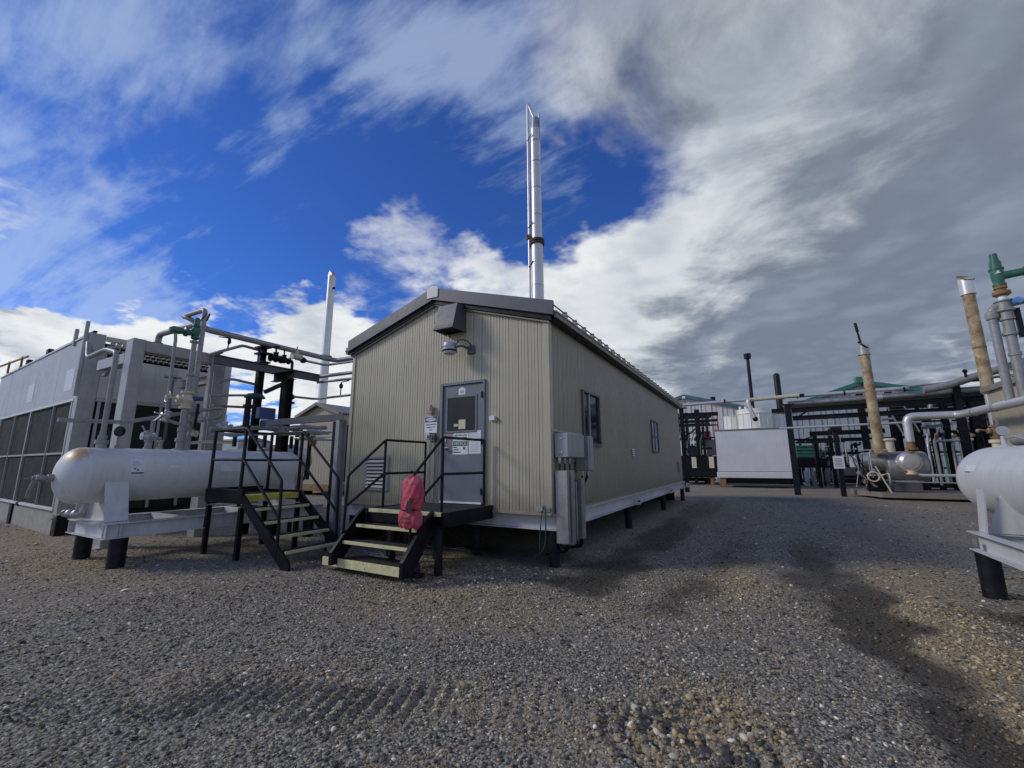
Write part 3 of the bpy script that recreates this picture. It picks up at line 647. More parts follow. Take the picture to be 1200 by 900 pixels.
# door
D = part('door', MB().box(DOOR[0]+.055, DOOR[1]-.055, -.012, .03, DOOR[2]+.02, DOOR[3]-.055, .004), M_DOOR, B)
mb = MB().box(DOOR[0], DOOR[0]+.05, -.045, .03, DOOR[2], DOOR[3], .004).box(DOOR[1]-.05, DOOR[1], -.045, .03, DOOR[2], DOOR[3], .004).box(DOOR[0]+.052, DOOR[1]-.052, -.043, .03, DOOR[3]-.05, DOOR[3], .004)
part('door_frame', mb, M_DOOR, D)
part('threshold', MB().box(DOOR[0]+.05, DOOR[1]-.05, -.06, .01, DOOR[2]-.012, DOOR[2]+.018, .003), M_SIGN, D)
wx0, wx1, wz0, wz1 = -2.065, -1.445, 2.16, 2.77
mb = MB()
for (a, b, c, d) in [(wx0-.035, wx0, wz0-.035, wz1+.035), (wx1, wx1+.035, wz0-.035, wz1+.035), (wx0+.001, wx1-.001, wz1, wz1+.035), (wx0+.001, wx1-.001, wz0-.035, wz0)]: mb.box(a, b, -.026, -.01, c, d, .003)
part('window_frame', mb, M_DOOR, D)
part('window_pane', MB().box(wx0, wx1, -.0165, -.0125, wz0, wz1), M_GLASS, D)
part('taped_note', MB().box(-1.81, -1.66, -.0195, -.0175, 2.19, 2.36).box(-1.92, -1.80, -.0195, -.0175, 2.24, 2.285), M_CREAM, D)
for z in (1.1, 1.95, 2.78): part('hinge', MB().cyl((DOOR[1]-.052, -.055, z-.055), (DOOR[1]-.052, -.055, z+.055), .014, None, 8), M_BLACK, D)
part('door_handle', MB().cyl((-2.11, -.012, 1.86), (-2.11, -.075, 1.86), .028, None, 12).bar((-2.13, -.075, 1.86), (-1.99, -.075, 1.86), .02, .024, .004), M_GALV, D)
part('lock_cylinder', MB().cyl((-2.11, -.012, 1.99), (-2.11, -.03, 1.99), .026, None, 12), M_GALV, D)
part('number_plate', MB().prism([(-1.825, 2.82), (-1.675, 2.82), (-1.675, 2.925), (-1.75, 2.965), (-1.825, 2.925)], 'y', -.016, -.0125), M_SIGN, D)
text('10', .085, face_front(-1.75, -.0175, 2.868), M_INK, D, 'number')
part('warning_strip', MB().box(-2.165, -1.93, -.016, -.0125, 2.015, 2.105), M_PINK, D)
S1 = part('information_sticker', MB().box(-1.925, -1.585, -.0165, -.0125, 2.0, 2.115), M_SIGN, D)
text('INFORMATION', .05, face_front(-1.755, -.018, 2.075), M_SBLUE, S1, width=.27)
part('print_line', MB().box(-1.9, -1.62, -.0178, -.0168, 2.03, 2.042), M_INK, S1)
S2 = part('notice_sticker', MB().box(-1.935, -1.60, -.0165, -.0125, 1.735, 1.995), M_SIGN, D)
part('header_band', MB().box(-1.925, -1.61, -.0185, -.0168, 1.885, 1.975), M_SGREEN, S2)
text('NOTICE', .085, face_front(-1.767, -.0195, 1.93), M_SIGN, S2, width=.25)
for (a, b, z) in [(-1.92, -1.84, 1.862), (-1.91, -1.80, 1.82), (-1.91, -1.75, 1.775)]: part('print_line', MB().box(a, b, -.0178, -.0168, z-.009, z+.009), M_INK, S2)
part('red_emblem', MB().cyl((-1.68, -.0178, 1.845), (-1.68, -.0168, 1.845), .03, None, 12), M_SRED, S2)
S3 = part('paper_sheet', MB().box(-1.575, -1.325, -.0155, -.0125, 2.01, 2.155), M_SIGN, D)
S4 = part('paper_sheet', MB().box(-1.58, -1.325, -.0155, -.0125, 1.745, 2.0), M_SIGN, D)
for S_, z0, n in ((S3, 2.035, 3), (S4, 1.78, 7)):
    for k in range(n): part('print_line', MB().box(-1.555, -1.35-.02*(k % 3), -.0165, -.0158, z0+k*.03, z0+k*.03+.007), M_BOX, S_)
# switch box right of the door, its conduit stub
part('switch_box', MB().box(-1.135, -1.025, -.05, -.006, 2.305, 2.39, .008), M_SIGN, B, 'small white switch box right of the door')
part('switch_plug', MB().cyl((-1.005, -.03, 2.35), (-.985, -.03, 2.30), .018, None, 10), M_TRIM2, B)
# sign and push station left of the door
SG = part('warning_sign', MB().box(-2.60, -2.30, -.03, -.022, 2.14, 2.46, .002), M_SIGN, B)
part('header_band', MB().box(-2.59, -2.31, -.0325, -.0305, 2.345, 2.45), M_SBLUE, SG)
part('header_oval', MB().prism([(-2.45+.115*math.cos(t*math.pi/8)*(1.0), 2.398+.036*math.sin(t*math.pi/8)) for t in range(16)], 'y', -.0338, -.0328), M_SIGN, SG)
text('NOTICE', .05, face_front(-2.45, -.0345, 2.398), M_SBLUE, SG, width=.17)
text('HEARING PROTECTION', .03, face_front(-2.45, -.0315, 2.30), M_INK, SG, width=.25)
text('REQUIRED IN THIS', .03, face_front(-2.45, -.0315, 2.25), M_INK, SG, width=.2)
text('AREA', .03, face_front(-2.45, -.0315, 2.20), M_INK, SG, width=.09)
part('red_beacon', MB().lathe((-2.44, -.06, 2.56), (0, 0, 1), [(0, .045), (.05, .05), (.09, .04), (.12, .015)], 14).box(-2.49, -2.39, -.1, -.01, 2.50, 2.56, .006), M_PINK, B)
part('push_station', MB().box(-2.52, -2.42, -.10, -.015, 2.02, 2.15, .008).cyl((-2.47, -.1, 2.08), (-2.47, -.13, 2.08), .03, None, 12), M_GALV, B)
part('push_station', MB().box(-2.40, -2.30, -.10, -.015, 1.98, 2.12, .008).cyl((-2.35, -.1, 2.05), (-2.35, -.13, 2.05), .025, None, 12), M_TRIM, B)
part('conduit', MB().cyl((-2.44, -.04, .95), (-2.44, -.04, 2.02), .02, None, 10).cyl((-2.35, -.04, .95), (-2.35, -.04, 1.98), .014, None, 8), M_GALV, B)
# hood above the door: five sided, lower edge open
hx0, hx1, hy = -2.13, -1.69, -.42
H = MB()
H.add([(hx0, 0, 4.52), (hx1, 0, 4.52), (hx1, hy+.13, 4.50), (hx0, hy+.13, 4.50), (hx0, 0, 4.02), (hx1, 0, 4.02), (hx1, hy, 4.02), (hx0, hy, 4.02)],
      [(0, 3, 2, 1), (3, 2, 6, 7), (0, 3, 7, 4), (1, 5, 6, 2), (0, 1, 5, 4)])
hd = part('air_hood', H, M_TRIM, B, smooth=False)
part('hood_screen', MB().box(hx0+.01, hx1-.01, hy+.01, -.01, 4.06, 4.065), M_HOLE, hd)
part('hood_rim', MB().box(hx0-.008, hx1+.008, hy-.010, hy-.002, 3.995, 4.03).box(hx1+.002, hx1+.010, hy, -.01, 3.995, 4.03).box(hx0-.010, hx0-.002, hy, -.01, 3.995, 4.03), M_TRIM, hd)
# bulkhead lamp on a bracket
lx, ly, lz_ = -1.85, -.28, 3.58; LK = .8
LP = part('wall_lamp', MB().lathe((lx, ly, lz_+.17), (0, 0, -1), [(a_*.8, b_*.8) for a_, b_ in [(0, .13), (.01, .15), (.075, .155), (.085, .165), (.09, .18), (.105, .18), (.11, .165), (.17, .16)]], 28), M_FIX, B)
part('lamp_band', MB().lathe((lx, ly, lz_+.033), (0, 0, -1), [(0, .124), (.004, .138), (.024, .138), (.028, .12)], 28), M_BLACK, LP)
part('lamp_lens', MB().lathe((lx, ly, lz_+.004), (0, 0, -1), [(0, .12), (.035, .112), (.052, .08), (.06, .03)], 28), M_LENS, LP)
part('lamp_arm', MB().tube([(lx+.12, ly, lz_+.08), (lx+.24, ly+.05, lz_+.10), (lx+.3, ly+.2, lz_+.06), (lx+.3, -.01, lz_+.06)], .022, 10, .05).box(lx+.22, lx+.38, -.05, -.006, lz_-.02, lz_+.14, .01), M_TRIM, LP)
part('lamp_cable', MB().tube([(lx+.14, ly, lz_+.12), (lx+.22, ly, lz_+.22), (lx+.3, ly+.15, lz_+.2), (lx+.33, -.05, lz_+.12)], .009, 8, .06), M_CABLE, LP)
# wall louver left of the stairs
V_ = part('wall_louver', MB().box(-4.16, -4.10, -.035, .0, 1.05, 1.74, .004).box(-3.56, -3.50, -.035, .0, 1.05, 1.74, .004).box(-4.098, -3.562, -.033, .0, 1.68, 1.74, .004).box(-4.098, -3.562, -.033, .0, 1.05, 1.11, .004), M_BOX, B)
part('louver_back', MB().box(-4.10, -3.56, -.010, -.006, 1.11, 1.68), M_HOLE, V_)
for k in range(8):
    z = 1.125+k*.07; R_ = Matrix.Rotation(rad(52), 3, 'X')
    part('louver_slat', MB().obox((-3.83, -.022, z+.02), (.53, .082, .006), R_), M_BOX, V_)
# windows on the right side
for i, (a, b, c, d) in enumerate(WINS):
    fr = MB(); t = .045
    fr.box(-.03, .045, a-.02, a+t, c-.02, d+.02, .004).box(-.03, .045, b-t, b+.02, c-.02, d+.02, .004).box(-.03, .043, a+t+.001, b-t-.001, d-t+.02, d+.02, .004).box(-.03, .043, a+t+.001, b-t-.001, c-.02, c+t, .004)
    Wn = part('window', fr, M_TRIM, B)
    m_ = (a+b)/2
    if i == 0:
        part('sash', MB().box(-.01, .03, m_-.14, m_-.10, c+t, d-t+.02, .003).box(-.012, .028, a+t+.001, m_-.142, c+t, c+t+.03, .003), M_BOX, Wn)
        part('blind', MB().box(-.035, -.031, a+t, m_-.26, c+t, d-t), M_CURT, Wn)
    else:
        part('sash', MB().box(-.01, .03, m_-.02, m_+.02, c+t, d-t+.02, .003).box(-.012, .028, a+t+.001, m_-.022, (c+d)/2-.02, (c+d)/2+.02, .003).box(-.012, .028, m_+.022, b-t-.001, (c+d)/2-.02, (c+d)/2+.02, .003), M_TRIM, Wn)
        part('blind', MB().box(-.035, -.031, a+t, b-t, c+t, d-t), M_CURT, Wn)
    part('window_pane', MB().box(-.006, -.001, a+t, b-t, c+t, d-t+.02), M_GLASS if i == 0 else M_LENS, Wn)
SG2 = part('wall_notice', MB().box(.018, .026, 5.18, 5.42, 1.75, 1.95), M_SIGN, B, 'small white notice on the right hand wall')
for k in range(3): part('print_line', MB().box(.0265, .0275, 5.2, 5.4, 1.785+k*.05, 1.80+k*.05), M_INK, SG2)
VR = part('side_vent', MB().box(.006, .035, 12.55, 12.95, 1.2, 1.62, .004), M_TRIM2, B)
for k in range(6): part('louver_slat', MB().obox((.045, 12.75, 1.24+k*.062), (.03, .36, .006), Matrix.Rotation(rad(40), 3, 'Y')), M_TRIM2, VR)
# electrical boxes and cable trays on the right side
E1 = part('junction_box', MB().box(.03, .27, .08, .80, 1.66, 2.06, .012), M_BOX, B)
for z in (1.75, 1.97): part('box_latch', MB().box(.12, .18, .066, .08, z-.02, z+.02, .003), M_GALV, E1)
part('box_lid', MB().box(.271, .283, .10, .78, 1.675, 2.045, .004), M_BOX, E1)
E2 = part('junction_box', MB().box(.03, .29, 1.0, 1.22, 1.44, 2.05, .012), M_BOX, B)
part('box_lid', MB().box(.291, .302, 1.015, 1.205, 1.455, 2.035, .004), M_BOX, E2)
part('mounting_channel', MB().box(.005, .03, .0, 1.3, 2.08, 2.115, .003).box(.005, .03, .0, 1.3, 1.60, 1.635, .003), M_BOX, B)
for (x0, x1, y0, y1, z0, z1, m) in [(.06, .26, .03, .11, .36, 1.46, M_DULL), (.05, .26, .20, .34, .33, 1.46, M_DULL), (.05, .2, .55, .60, .33, 1.26, M_DULL), (.05, .24, .70, .86, .34, 1.32, M_DULL)]:
    mb = MB().box(x0, x1, y0, y0+.012, z0, z1, .003).box(x0, x0+.01, y0+.013, y1, z0, z1).box(x1-.01, x1, y0+.013, y1, z0, z1)
    part('cable_tray', mb, m, B)
for (y, x) in [(.08, .12), (.24, .14), (.4, .16), (1.05, .14), (1.1, .22)]:
    part('cable_gland', MB().lathe((x, y, 1.66 if y < .9 else 1.44), (0, 0, -1), [(0, .028), (.05, .028), (.05, .02), (.09, .018)], 10), M_GALV, B)
for k, (y, x, yb) in enumerate([(.08, .12, .075), (.24, .14, .27), (.4, .16, .3), (1.05, .14, .75), (1.1, .22, .78), (1.15, .18, .8)]):
    part('power_cable', MB().tube([(x, y, 1.62 if y < .9 else 1.4), (x, y, 1.34), (x, yb, 1.15), (x, yb, .42), (x-.05, yb+.05, .2), (x-.5, yb+.5, .06)], .016, 8, .1), M_CABLE, B)
# ground bond plate and looping cable at the corner
part('bond_plate', MB().box(-.26, -.01, -.04, -.030, .825, .905, .003), M_BOX, B)
part('ground_cable', MB().tube([(-.12, -.05, .86), (-.10, -.10, .93), (-.05, -.12, .90), (-.04, -.14, .6), (-.06, -.12, .3), (-.3, -.05, .12), (-.9, .1, .05), (-1.5, .5, .04)], .011, 8, .15), M_TCABLE, B)
part('ground_cable', MB().tube([(-.14, -.05, .85), (-.16, -.08, .6), (-.2, -.06, .2), (-.16, .05, .03)], .009, 8, .1), M_TCABLE, B)
for k in range(3):
    part('loose_cable', MB().tube([(-.9-k*.3, .15, .05), (-1.5-k*.2, .1+k*.1, .10), (-2.0, .35+k*.15, .04), (-2.7, .2, .05), (-3.3, .5+k*.1, .04)], .012, 8, .3), M_CABLE, B)
# cross members under the floor
for k in range(8): part('cross_member', MB().ibeam((-BW+.06, .9+k*1.75, .66), (-.05, .9+k*1.75, .66), .1, .2), M_SKID, B)

# ------------------------------------------------------------------ tall bright exhaust stack standing through the roof
T = thing('exhaust_stack', 'very tall bright metal stack with thin bypass pipe above the beige roof', 'stack', (-2.8, 5.45, 4.6))
sx, sy = -2.8, 5.45
cuts = [4.4, 5.6, 7.2, 8.72]
part('lower_section', MB().cyl((sx, sy, 4.3), (sx, sy, 8.70), .20, .19, 28), M_SILV, T)
part('rusty_flange', MB().cyl((sx, sy, 8.66), (sx, sy, 8.72), .245, None, 24), M_RUST3, T)
part('rusty_flange', MB().cyl((sx, sy, 8.75), (sx, sy, 8.82), .245, None, 24), M_RUST3, T)
for k in range(12):
    a = k*math.pi/6; part('flange_bolt', MB().cyl((sx+.225*math.cos(a), sy+.225*math.sin(a), 8.63), (sx+.225*math.cos(a), sy+.225*math.sin(a), 8.85), .012, None, 6), M_BLACK, T)
part('upper_section', MB().cyl((sx, sy, 8.83), (sx, sy, 13.0), .17, .165, 28), M_SILV, T)
for z in (5.7, 7.2, 9.7, 10.7, 11.7, 12.5): part('cladding_band', MB().cyl((sx, sy, z), (sx, sy, z+.03), .195 if z < 8.7 else .175, None, 28), M_DULL, T)
part('stack_tip', MB().cyl((sx, sy, 13.0), (sx, sy, 13.45), .15, .12, 24, False).cyl((sx+.16, sy, 12.6), (sx+.16, sy, 13.6), .025, None, 8), M_DULL, T)
part('bypass_pipe', MB().tube([(sx-.26, sy-.05, 4.5), (sx-.26, sy-.05, 14.15), (sx-.02, sy, 13.45), (sx-.02, sy, 13.3)], .045, 12, .12), M_SILV, T)
for z in (7.9, 9.3, 12.6): part('pipe_bracket', MB().bar((sx-.26, sy-.1, z), (sx-.05, sy-.2, z+.12), .03, .03), M_BLACK, T)
part('bypass_valve', MB().box(sx-.33, sx-.19, sy-.15, sy, 8.9, 9.05, .01).cyl((sx-.26, sy-.25, 8.97), (sx-.26, sy-.1, 8.97), .03, None, 8), M_RUST2, T)

# ------------------------------------------------------------------ landing and stairs to the door
S = thing('entry_stairs', 'black steel landing and stairs with cream edged treads at the grey door', 'stairs', (-1.9, -.6, 0))
X0, X1, YL, ZL = -2.62, -1.12, -1.30, .875
part('landing', MB().box(X0+.01, X1-.01, YL+.07, -.04, ZL-.045, ZL, .003), M_GRATE, S)
part('landing_nosing', MB().box(X0+.01, X1-.01, YL, YL+.068, ZL-.05, ZL+.004, .004), M_YEL, S)
part('landing_beam', MB().box(X1-.008, X1+.05, YL-.02, .0, ZL-.20, ZL+.01, .004), M_BLACK, S)
part('landing_beam', MB().box(X0-.05, X0+.008, YL-.02, -.04, ZL-.20, ZL+.01, .004), M_BLACK, S)
part('landing_beam', MB().box(X0+.01, X1-.01, YL+.02, YL+.06, ZL-.19, ZL-.052, .004), M_BLACK, S)
for k, (z, yf, xa, xb) in enumerate([(.66, -1.50, X0-.02, X1-.22), (.44, -1.70, X0-.06, X1-.26)]):
    tr = part('tread', MB().box(xa, xb, yf+.035, yf+.25, z-.04, z, .003), M_GRATE, S)
    part('nosing', MB().box(xa, xb, yf, yf+.034, z-.042, z+.003, .003), M_YEL, tr)
tr = part('bottom_step', MB().box(-3.02, -1.44, -1.72, -1.36, .06, .19, .004), M_GRATE, S)
part('nosing', MB().box(-3.03, -1.43, -1.76, -1.722, .075, .195, .004), M_YEL, tr)
part('stringer', MB().prism([(-1.30, .90), (-1.30, .60), (-1.74, .10), (-1.90, .10), (-1.90, .30), (-1.46, .80)], 'x', X1-.21, X1-.15), M_BLACK, S)
part('stringer', MB().prism([(-1.28, .90), (-1.28, .62), (-1.72, .12), (-1.88, .12), (-1.88, .30), (-1.42, .80)], 'x', X0-.12, X0-.065), M_BLACK, S)
for (x, y) in [(-1.28, -1.16), (-2.45, -.9), (-1.98, -.35), (-2.9, -.5)]:
    part('support_post', MB().cyl((x, y, -.05), (x, y, .70 if x != -2.9 else .55), .06, None, 14), M_PILE, S)
part('foot_plate', MB().box(-1.62, -1.25, -1.60, -1.50, .05, .10), M_BLACK, S)
rr = .021
def rail(pts, nm='handrail', r=rr, par=S, m=M_BLACK): return part(nm, MB().tube(pts, r, 10, .03), m, par)
def post(x, y, z0, z1, par=S, r=.021, m=M_BLACK): return part('rail_post', MB().cyl((x, y, z0), (x, y, z1), r, None, 10), m, par)
RT = 1.965; RM = 1.42
post(-1.20, -.10, ZL-.1, RT); post(-1.22, -1.19, ZL-.1, RT); post(-2.5, -1.10, ZL-.1, RT); post(-2.50, -.10, ZL-.1, RT)
rail([(-1.20, -.10, RT), (-1.22, -1.19, RT), (-1.42, -1.60, 1.40), (-1.44, -1.60, .42)])
rail([(-1.20, -.10, RM), (-1.22, -1.19, RM), (-1.43, -1.58, .95)])
rail([(-2.5, -.10, RT), (-2.50, -1.10, RT), (-2.72, -1.63, 1.40), (-2.74, -1.66, .28)])
rail([(-2.5, -.10, RM), (-2.50, -1.10, RM), (-2.72, -1.62, .95)])
# red bag over the fire extinguisher hung on the rail post
def bag_mesh():
    mb = MB(); n = 60; prof = [(.00, .02), (.015, .075), (.04, .115), (.09, .135), (.17, .145), (.27, .150), (.37, .148), (.44, .140), (.47, .132), (.50, .140), (.56, .155), (.64, .160), (.69, .150), (.725, .13), (.73, .11)]
    prof = [(t_, np.interp(t_, [p_[0] for p_ in prof], [p_[1] for p_ in prof])) for t_ in np.linspace(0, .73, 40)]; c = Vector((-1.42, -1.60, 1.40)); rs = random.Random(5); ph = [rs.uniform(0, 6.28) for _ in range(9)]
    for i, (t, r) in enumerate(prof):
        for k in range(n):
            a = 2*math.pi*k/n
            pin = math.exp(-((t-.47)/.10)**2)+math.exp(-((t-.02)/.08)**2); w = 1+.06*math.sin(3*a+ph[0]+t*7)+.05*(1-2*abs(math.sin(2.5*a+ph[1]-t*9)))+.05*math.sin(9*a+ph[2]+t*26)+.10*pin*(abs(math.sin(6*a+ph[4]))-.5)
            mb.v.append((c.x+1.22*r*w*math.cos(a)+.012*math.sin(t*9), c.y+.66*r*w*math.sin(a)-.03*t, c.z-t*.97+.012*math.sin(5*a+ph[3])))
    for i in range(len(prof)-1):
        for k in range(n):
            a = i*n+k; b = i*n+(k+1) % n; mb.f.append((a, a+n, b+n, b))
    mb.f.append(tuple(range(n))); return mb
BG = thing('extinguisher_cover', 'red vinyl bag with black pictogram hung on the stair rail', 'extinguisher bag', (-1.42, -1.60, .66))
bgb = part('bag', bag_mesh(), M_BAG, BG)
part('drawstring', MB().tube([(-1.595, -1.64, .945), (-1.50, -1.725, .945), (-1.36, -1.725, .95), (-1.26, -1.64, .95)], .008, 8, .05), M_INK, BG)
part('hook', MB().tube([(-1.42, -1.60, 1.39), (-1.42, -1.58, 1.45), (-1.43, -1.64, 1.48)], .008, 8), M_BLACK, BG)
MT = Matrix.Translation
def on_bag(x, z): return MT((x+.0, -1.735, z+.035)) @ Matrix.Rotation(rad(8), 4, 'Z') @ Matrix.Rotation(rad(90), 4, 'X')
part('pictogram', MB().obox((-1.345, -1.732, .985), (.055, .008, .17), None, .003).obox((-1.345, -1.732, 1.09), (.03, .008, .035)).obox((-1.315, -1.733, 1.095), (.05, .008, .012)).tube([(-1.38, -1.732, 1.075), (-1.395, -1.732, 1.015), (-1.39, -1.732, .935)], .006, 6), M_INK, BG)
text('FIRE', .045, on_bag(-1.39, .80), M_INK, BG, width=.14); text('EXTINGUISHER', .045, on_bag(-1.39, .745), M_INK, BG, width=.17)

# ------------------------------------------------------------------ helpers for pipework
def valve(par, p, d, r=.05, m=M_GREYP, wheel=(0, 0, 1), wm=None, wr=.09, nm='valve'):
    p = Vector(p); d = Vector(d).normalized(); w = Vector(wheel).normalized()
    v = part(nm, MB().lathe(p-d*r*2.2, d, [(0, r*1.5), (r*.5, r*1.5), (r*.6, r), (r*1.4, r*1.15), (r*2.2, r*1.55), (r*3.0, r*1.15), (r*3.8, r), (r*3.9, r*1.5), (r*4.4, r*1.5)], 14), m, par)
    part('valve_stem', MB().lathe(p+w*r*.6, w, [(0, r*.9), (r*1.2, r*.8), (r*1.3, r*1.0), (r*1.6, r*1.0), (r*1.7, r*.3), (r*4.0, r*.3)], 10), m, v)
    if wr:
        c = p+w*r*4.2; a = w.orthogonal().normalized(); b = w.cross(a); pts = [c+(a*math.cos(t*math.pi/8)+b*math.sin(t*math.pi/8))*wr for t in range(17)]
        part('hand_wheel', MB().sweep(pts, [r*.18]*17, 6, False).bar(c-a*wr, c+a*wr, r*.25, r*.25), wm or m, v)
    return v
def gauge(par, p, face, r=.07, m=M_BLACK):
    p = Vector(p); f = Vector(face).normalized()
    g = part('gauge', MB().cyl(p-f*.02, p+f*.025, r, None, 20), m, par); part('dial', MB().cyl(p+f*.026, p+f*.028, r*.85, None, 20), M_BOX if m is not M_BLACK else M_HOLE, g)
    return g
def pipe(par, pts, r, m=M_GREYP, fil=None, nm='pipe', n=12, fl=()):
    o = part(nm, MB().tube(pts, r, n, fil if fil is not None else r*2.5), m, par)
    for (p, d) in fl: part('flange', MB().flange(p, d, r*1.75, r*.8), m, o)
    return o

# ------------------------------------------------------------------ left horizontal vessel on its skid
V = thing('horizontal_vessel', 'long white horizontal vessel with a rusty patch on its near end, on a grey skid', 'pressure vessel', (-6.65, -1.6, 0))
vx, vz, VR_, vy0, vy1 = -6.65, 1.41, .445, -3.92, .16
def head(y0, y1, r, cx, cz):
    hd_ = r*.62; pr = []
    for k in range(9):
        t = math.pi/2*k/8; pr.append((hd_*(1-math.cos(t)), r*math.sin(t)))
    L_ = y1-y0; out = pr+[(hd_+.02, r), (hd_+.03, r+.004), (hd_+.05, r+.004), (hd_+.06, r)]
    out += [(L_-a, b) for a, b in out[::-1]]
    return MB().lathe((cx, y0, cz), (0, 1, 0), out, 48)
def ves_mat(base, name, spot):
    m = base.copy(); m.name = name; nt = m.node_tree; N = nt.nodes; L = nt.links; b = N['Principled BSDF']
    src = b.inputs['Base Color'].links[0].from_socket; g = N.new('ShaderNodeNewGeometry')
    d = N.new('ShaderNodeVectorMath'); d.operation = 'DISTANCE'; L.new(g.outputs['Position'], d.inputs[0]); d.inputs[1].default_value = spot[:3]
    nz = N.new('ShaderNodeTexNoise'); L.new(g.outputs['Position'], nz.inputs['Vector']); nz.inputs['Scale'].default_value = 14; nz.inputs['Detail'].default_value = 6
    ad = N.new('ShaderNodeMath'); ad.operation = 'MULTIPLY_ADD'; L.new(nz.outputs['Fac'], ad.inputs[0]); ad.inputs[1].default_value = .16; L.new(d.outputs['Value'], ad.inputs[2])
    mr = N.new('ShaderNodeMapRange'); L.new(ad.outputs[0], mr.inputs[0]); mr.inputs[1].default_value = spot[3]+.02; mr.inputs[2].default_value = spot[3]+.15; mr.inputs[3].default_value = .9; mr.inputs[4].default_value = 0
    mx = N.new('ShaderNodeMix'); mx.data_type = 'RGBA'; L.new(mr.outputs[0], mx.inputs[0]); L.new(src, mx.inputs[6]); mx.inputs[7].default_value = (.46, .27, .08, 1); L.new(mx.outputs[2], b.inputs['Base Color'])
    return m
part('shell', head(vy0, vy1, VR_, vx, vz), ves_mat(M_VES, 'vessel_white_rusty', (-6.47, -3.73, 1.74, .14)), V)
for y in (-2.55, -1.25, -.2): part('weld_seam', MB().lathe((vx, y, vz), (0, 1, 0), [(0, VR_-.002), (.006, VR_+.003), (.016, VR_+.003), (.022, VR_-.002)], 48, False), M_VES, V)
part('end_nozzle', MB().lathe((vx, vy0+.02, 1.38), (0, -1, 0), [(0, .06), (.08, .06), (.085, .04), (.2, .03)], 14), M_GREYP, V)
pipe(V, [(vx, vy0-.1, 1.38), (vx-.28, vy0-.12, 1.38), (vx-.40, vy0-.14, 1.18), (vx-.42, vy0-.14, 1.08)], .025, M_GREYP)
valve(V, (vx-.16, vy0-.11, 1.38), (1, 0, 0), .035, M_GREYP, (0, -1, 0), wr=0)
part('drain_handle', MB().bar((vx-.40, vy0-.16, 1.06), (vx-.62, vy0-.2, 1.0), .02, .012).bar((vx-.62, vy0-.2, 1.0), (vx-.5, vy0-.2, .96), .02, .012), M_BLACK, V)
for y in (-3.28, -.35):
    mb = MB(); pts = []
    for k in range(9):
        t = math.pi*(1.5-.38+.76*k/8); pts.append((vx+VR_*1.005*math.cos(t), vz+VR_*1.005*math.sin(t)))
    mb.prism([(vx-.62, .69), (vx+.62, .69)]+[(a, b) for a, b in pts[::-1]], 'y', y-.01, y+.01)
    part('saddle_web', mb, M_SKID, V, smooth=False)
    for sg in (-1, 1):
        part('saddle_flange', MB().bar((vx+sg*.63, y, .70), (vx+sg*.44, y, 1.30), .30, .016, 0, (sg*1, 0, .3)), M_SKID, V)
    part('saddle_pad', MB().box(vx-.68, vx+.68, y-.15, y+.15, .678, .692), M_SKID, V)
part('skid_rail', MB().ibeam((-5.97, -3.45, .565), (-5.97, .42, .565), .17, .225), M_SKID, V)
part('skid_rail', MB().ibeam((-7.36, -3.45, .565), (-7.36, .42, .565), .17, .225), M_SKID, V)
for y in (-3.42, -2.3, -1.0, .35): part('cross_beam', MB().chan((-7.27, y, .565), (-6.06, y, .565), .09, .22, 1 if y < -3 else -1), M_SKID, V)
for y in (-3.43, -3.25): part('gusset', MB().box(-5.96, -5.895, y, y+.01, .47, .66), M_SKID, V)
for (x, y) in [(-5.98, -3.22), (-7.35, -3.22), (-5.98, .1), (-7.35, .1)]: part('pile', MB().cyl((x, y, -.1), (x, y, .452), .115, None, 20), M_PILE, V)
part('drain_cluster', MB().tube([(-6.65, -3.5, .97), (-6.65, -3.52, .80), (-7.2, -3.58, .80)], .035, 10, .06).ball((-6.75, -3.55, .80), .075, 10, 6).ball((-6.95, -3.57, .80), .07, 10, 6).ball((-7.12, -3.58, .80), .06, 10, 6).bar((-7.05, -3.62, .84), (-7.28, -3.7, .70), .03, .012), M_GALV, V)
LB = part('data_label', MB().prism([(-.085, 0), (.085, 0), (.085, .29), (-.085, .29)], 'y', 0, .004), M_SIGN, V)
def curved_label(y0, y1, z0, z1, m, nm='data_label', off=.004, par=V, cx=vx, cz=vz, R=VR_, sg=1):
    mb = MB(); t0 = math.asin((z0-cz)/R); t1 = math.asin((z1-cz)/R); n = 5
    for (o_) in (off, off-.003):
        for k in range(n+1):
            t = t0+(t1-t0)*k/n
            for y in (y0, y1): mb.v.append((cx+sg*(R+o_)*math.cos(t), y, cz+(R+o_)*math.sin(t)))
    N_ = 2*(n+1)
    for k in range(n): a = 2*k; mb.f.append((a, a+1, a+3, a+2)); mb.f.append((N_+a, N_+a+2, N_+a+3, N_+a+1))
    for k in range(n): a = 2*k; mb.f.append((a, a+2, N_+a+2, N_+a)); mb.f.append((a+1, N_+a+1, N_+a+3, a+3))
    return part(nm, mb, m, par)
bpy.data.objects.remove(LB)
LB = curved_label(-3.13, -2.94, 1.42, 1.66, M_SIGN)
curved_label(-3.12, -2.95, 1.43, 1.452, M_INK, 'black_band', .006, LB)
for k, (a, b) in enumerate([(-3.11, -3.02), (-3.11, -3.0), (-3.11, -2.97), (-3.11, -3.03)]): curved_label(a, b, 1.62-k*.022, 1.628-k*.022, M_BOX, 'print_line', .006, LB)
curved_label(-3.09, -3.06, 1.50, 1.52, M_INK, 'print_mark', .006, LB); curved_label(-3.05, -3.02, 1.48, 1.50, M_INK, 'print_mark', .006, LB)
curved_label(-2.58, -2.42, 1.52, 1.56, M_SIGN, 'name_plate')
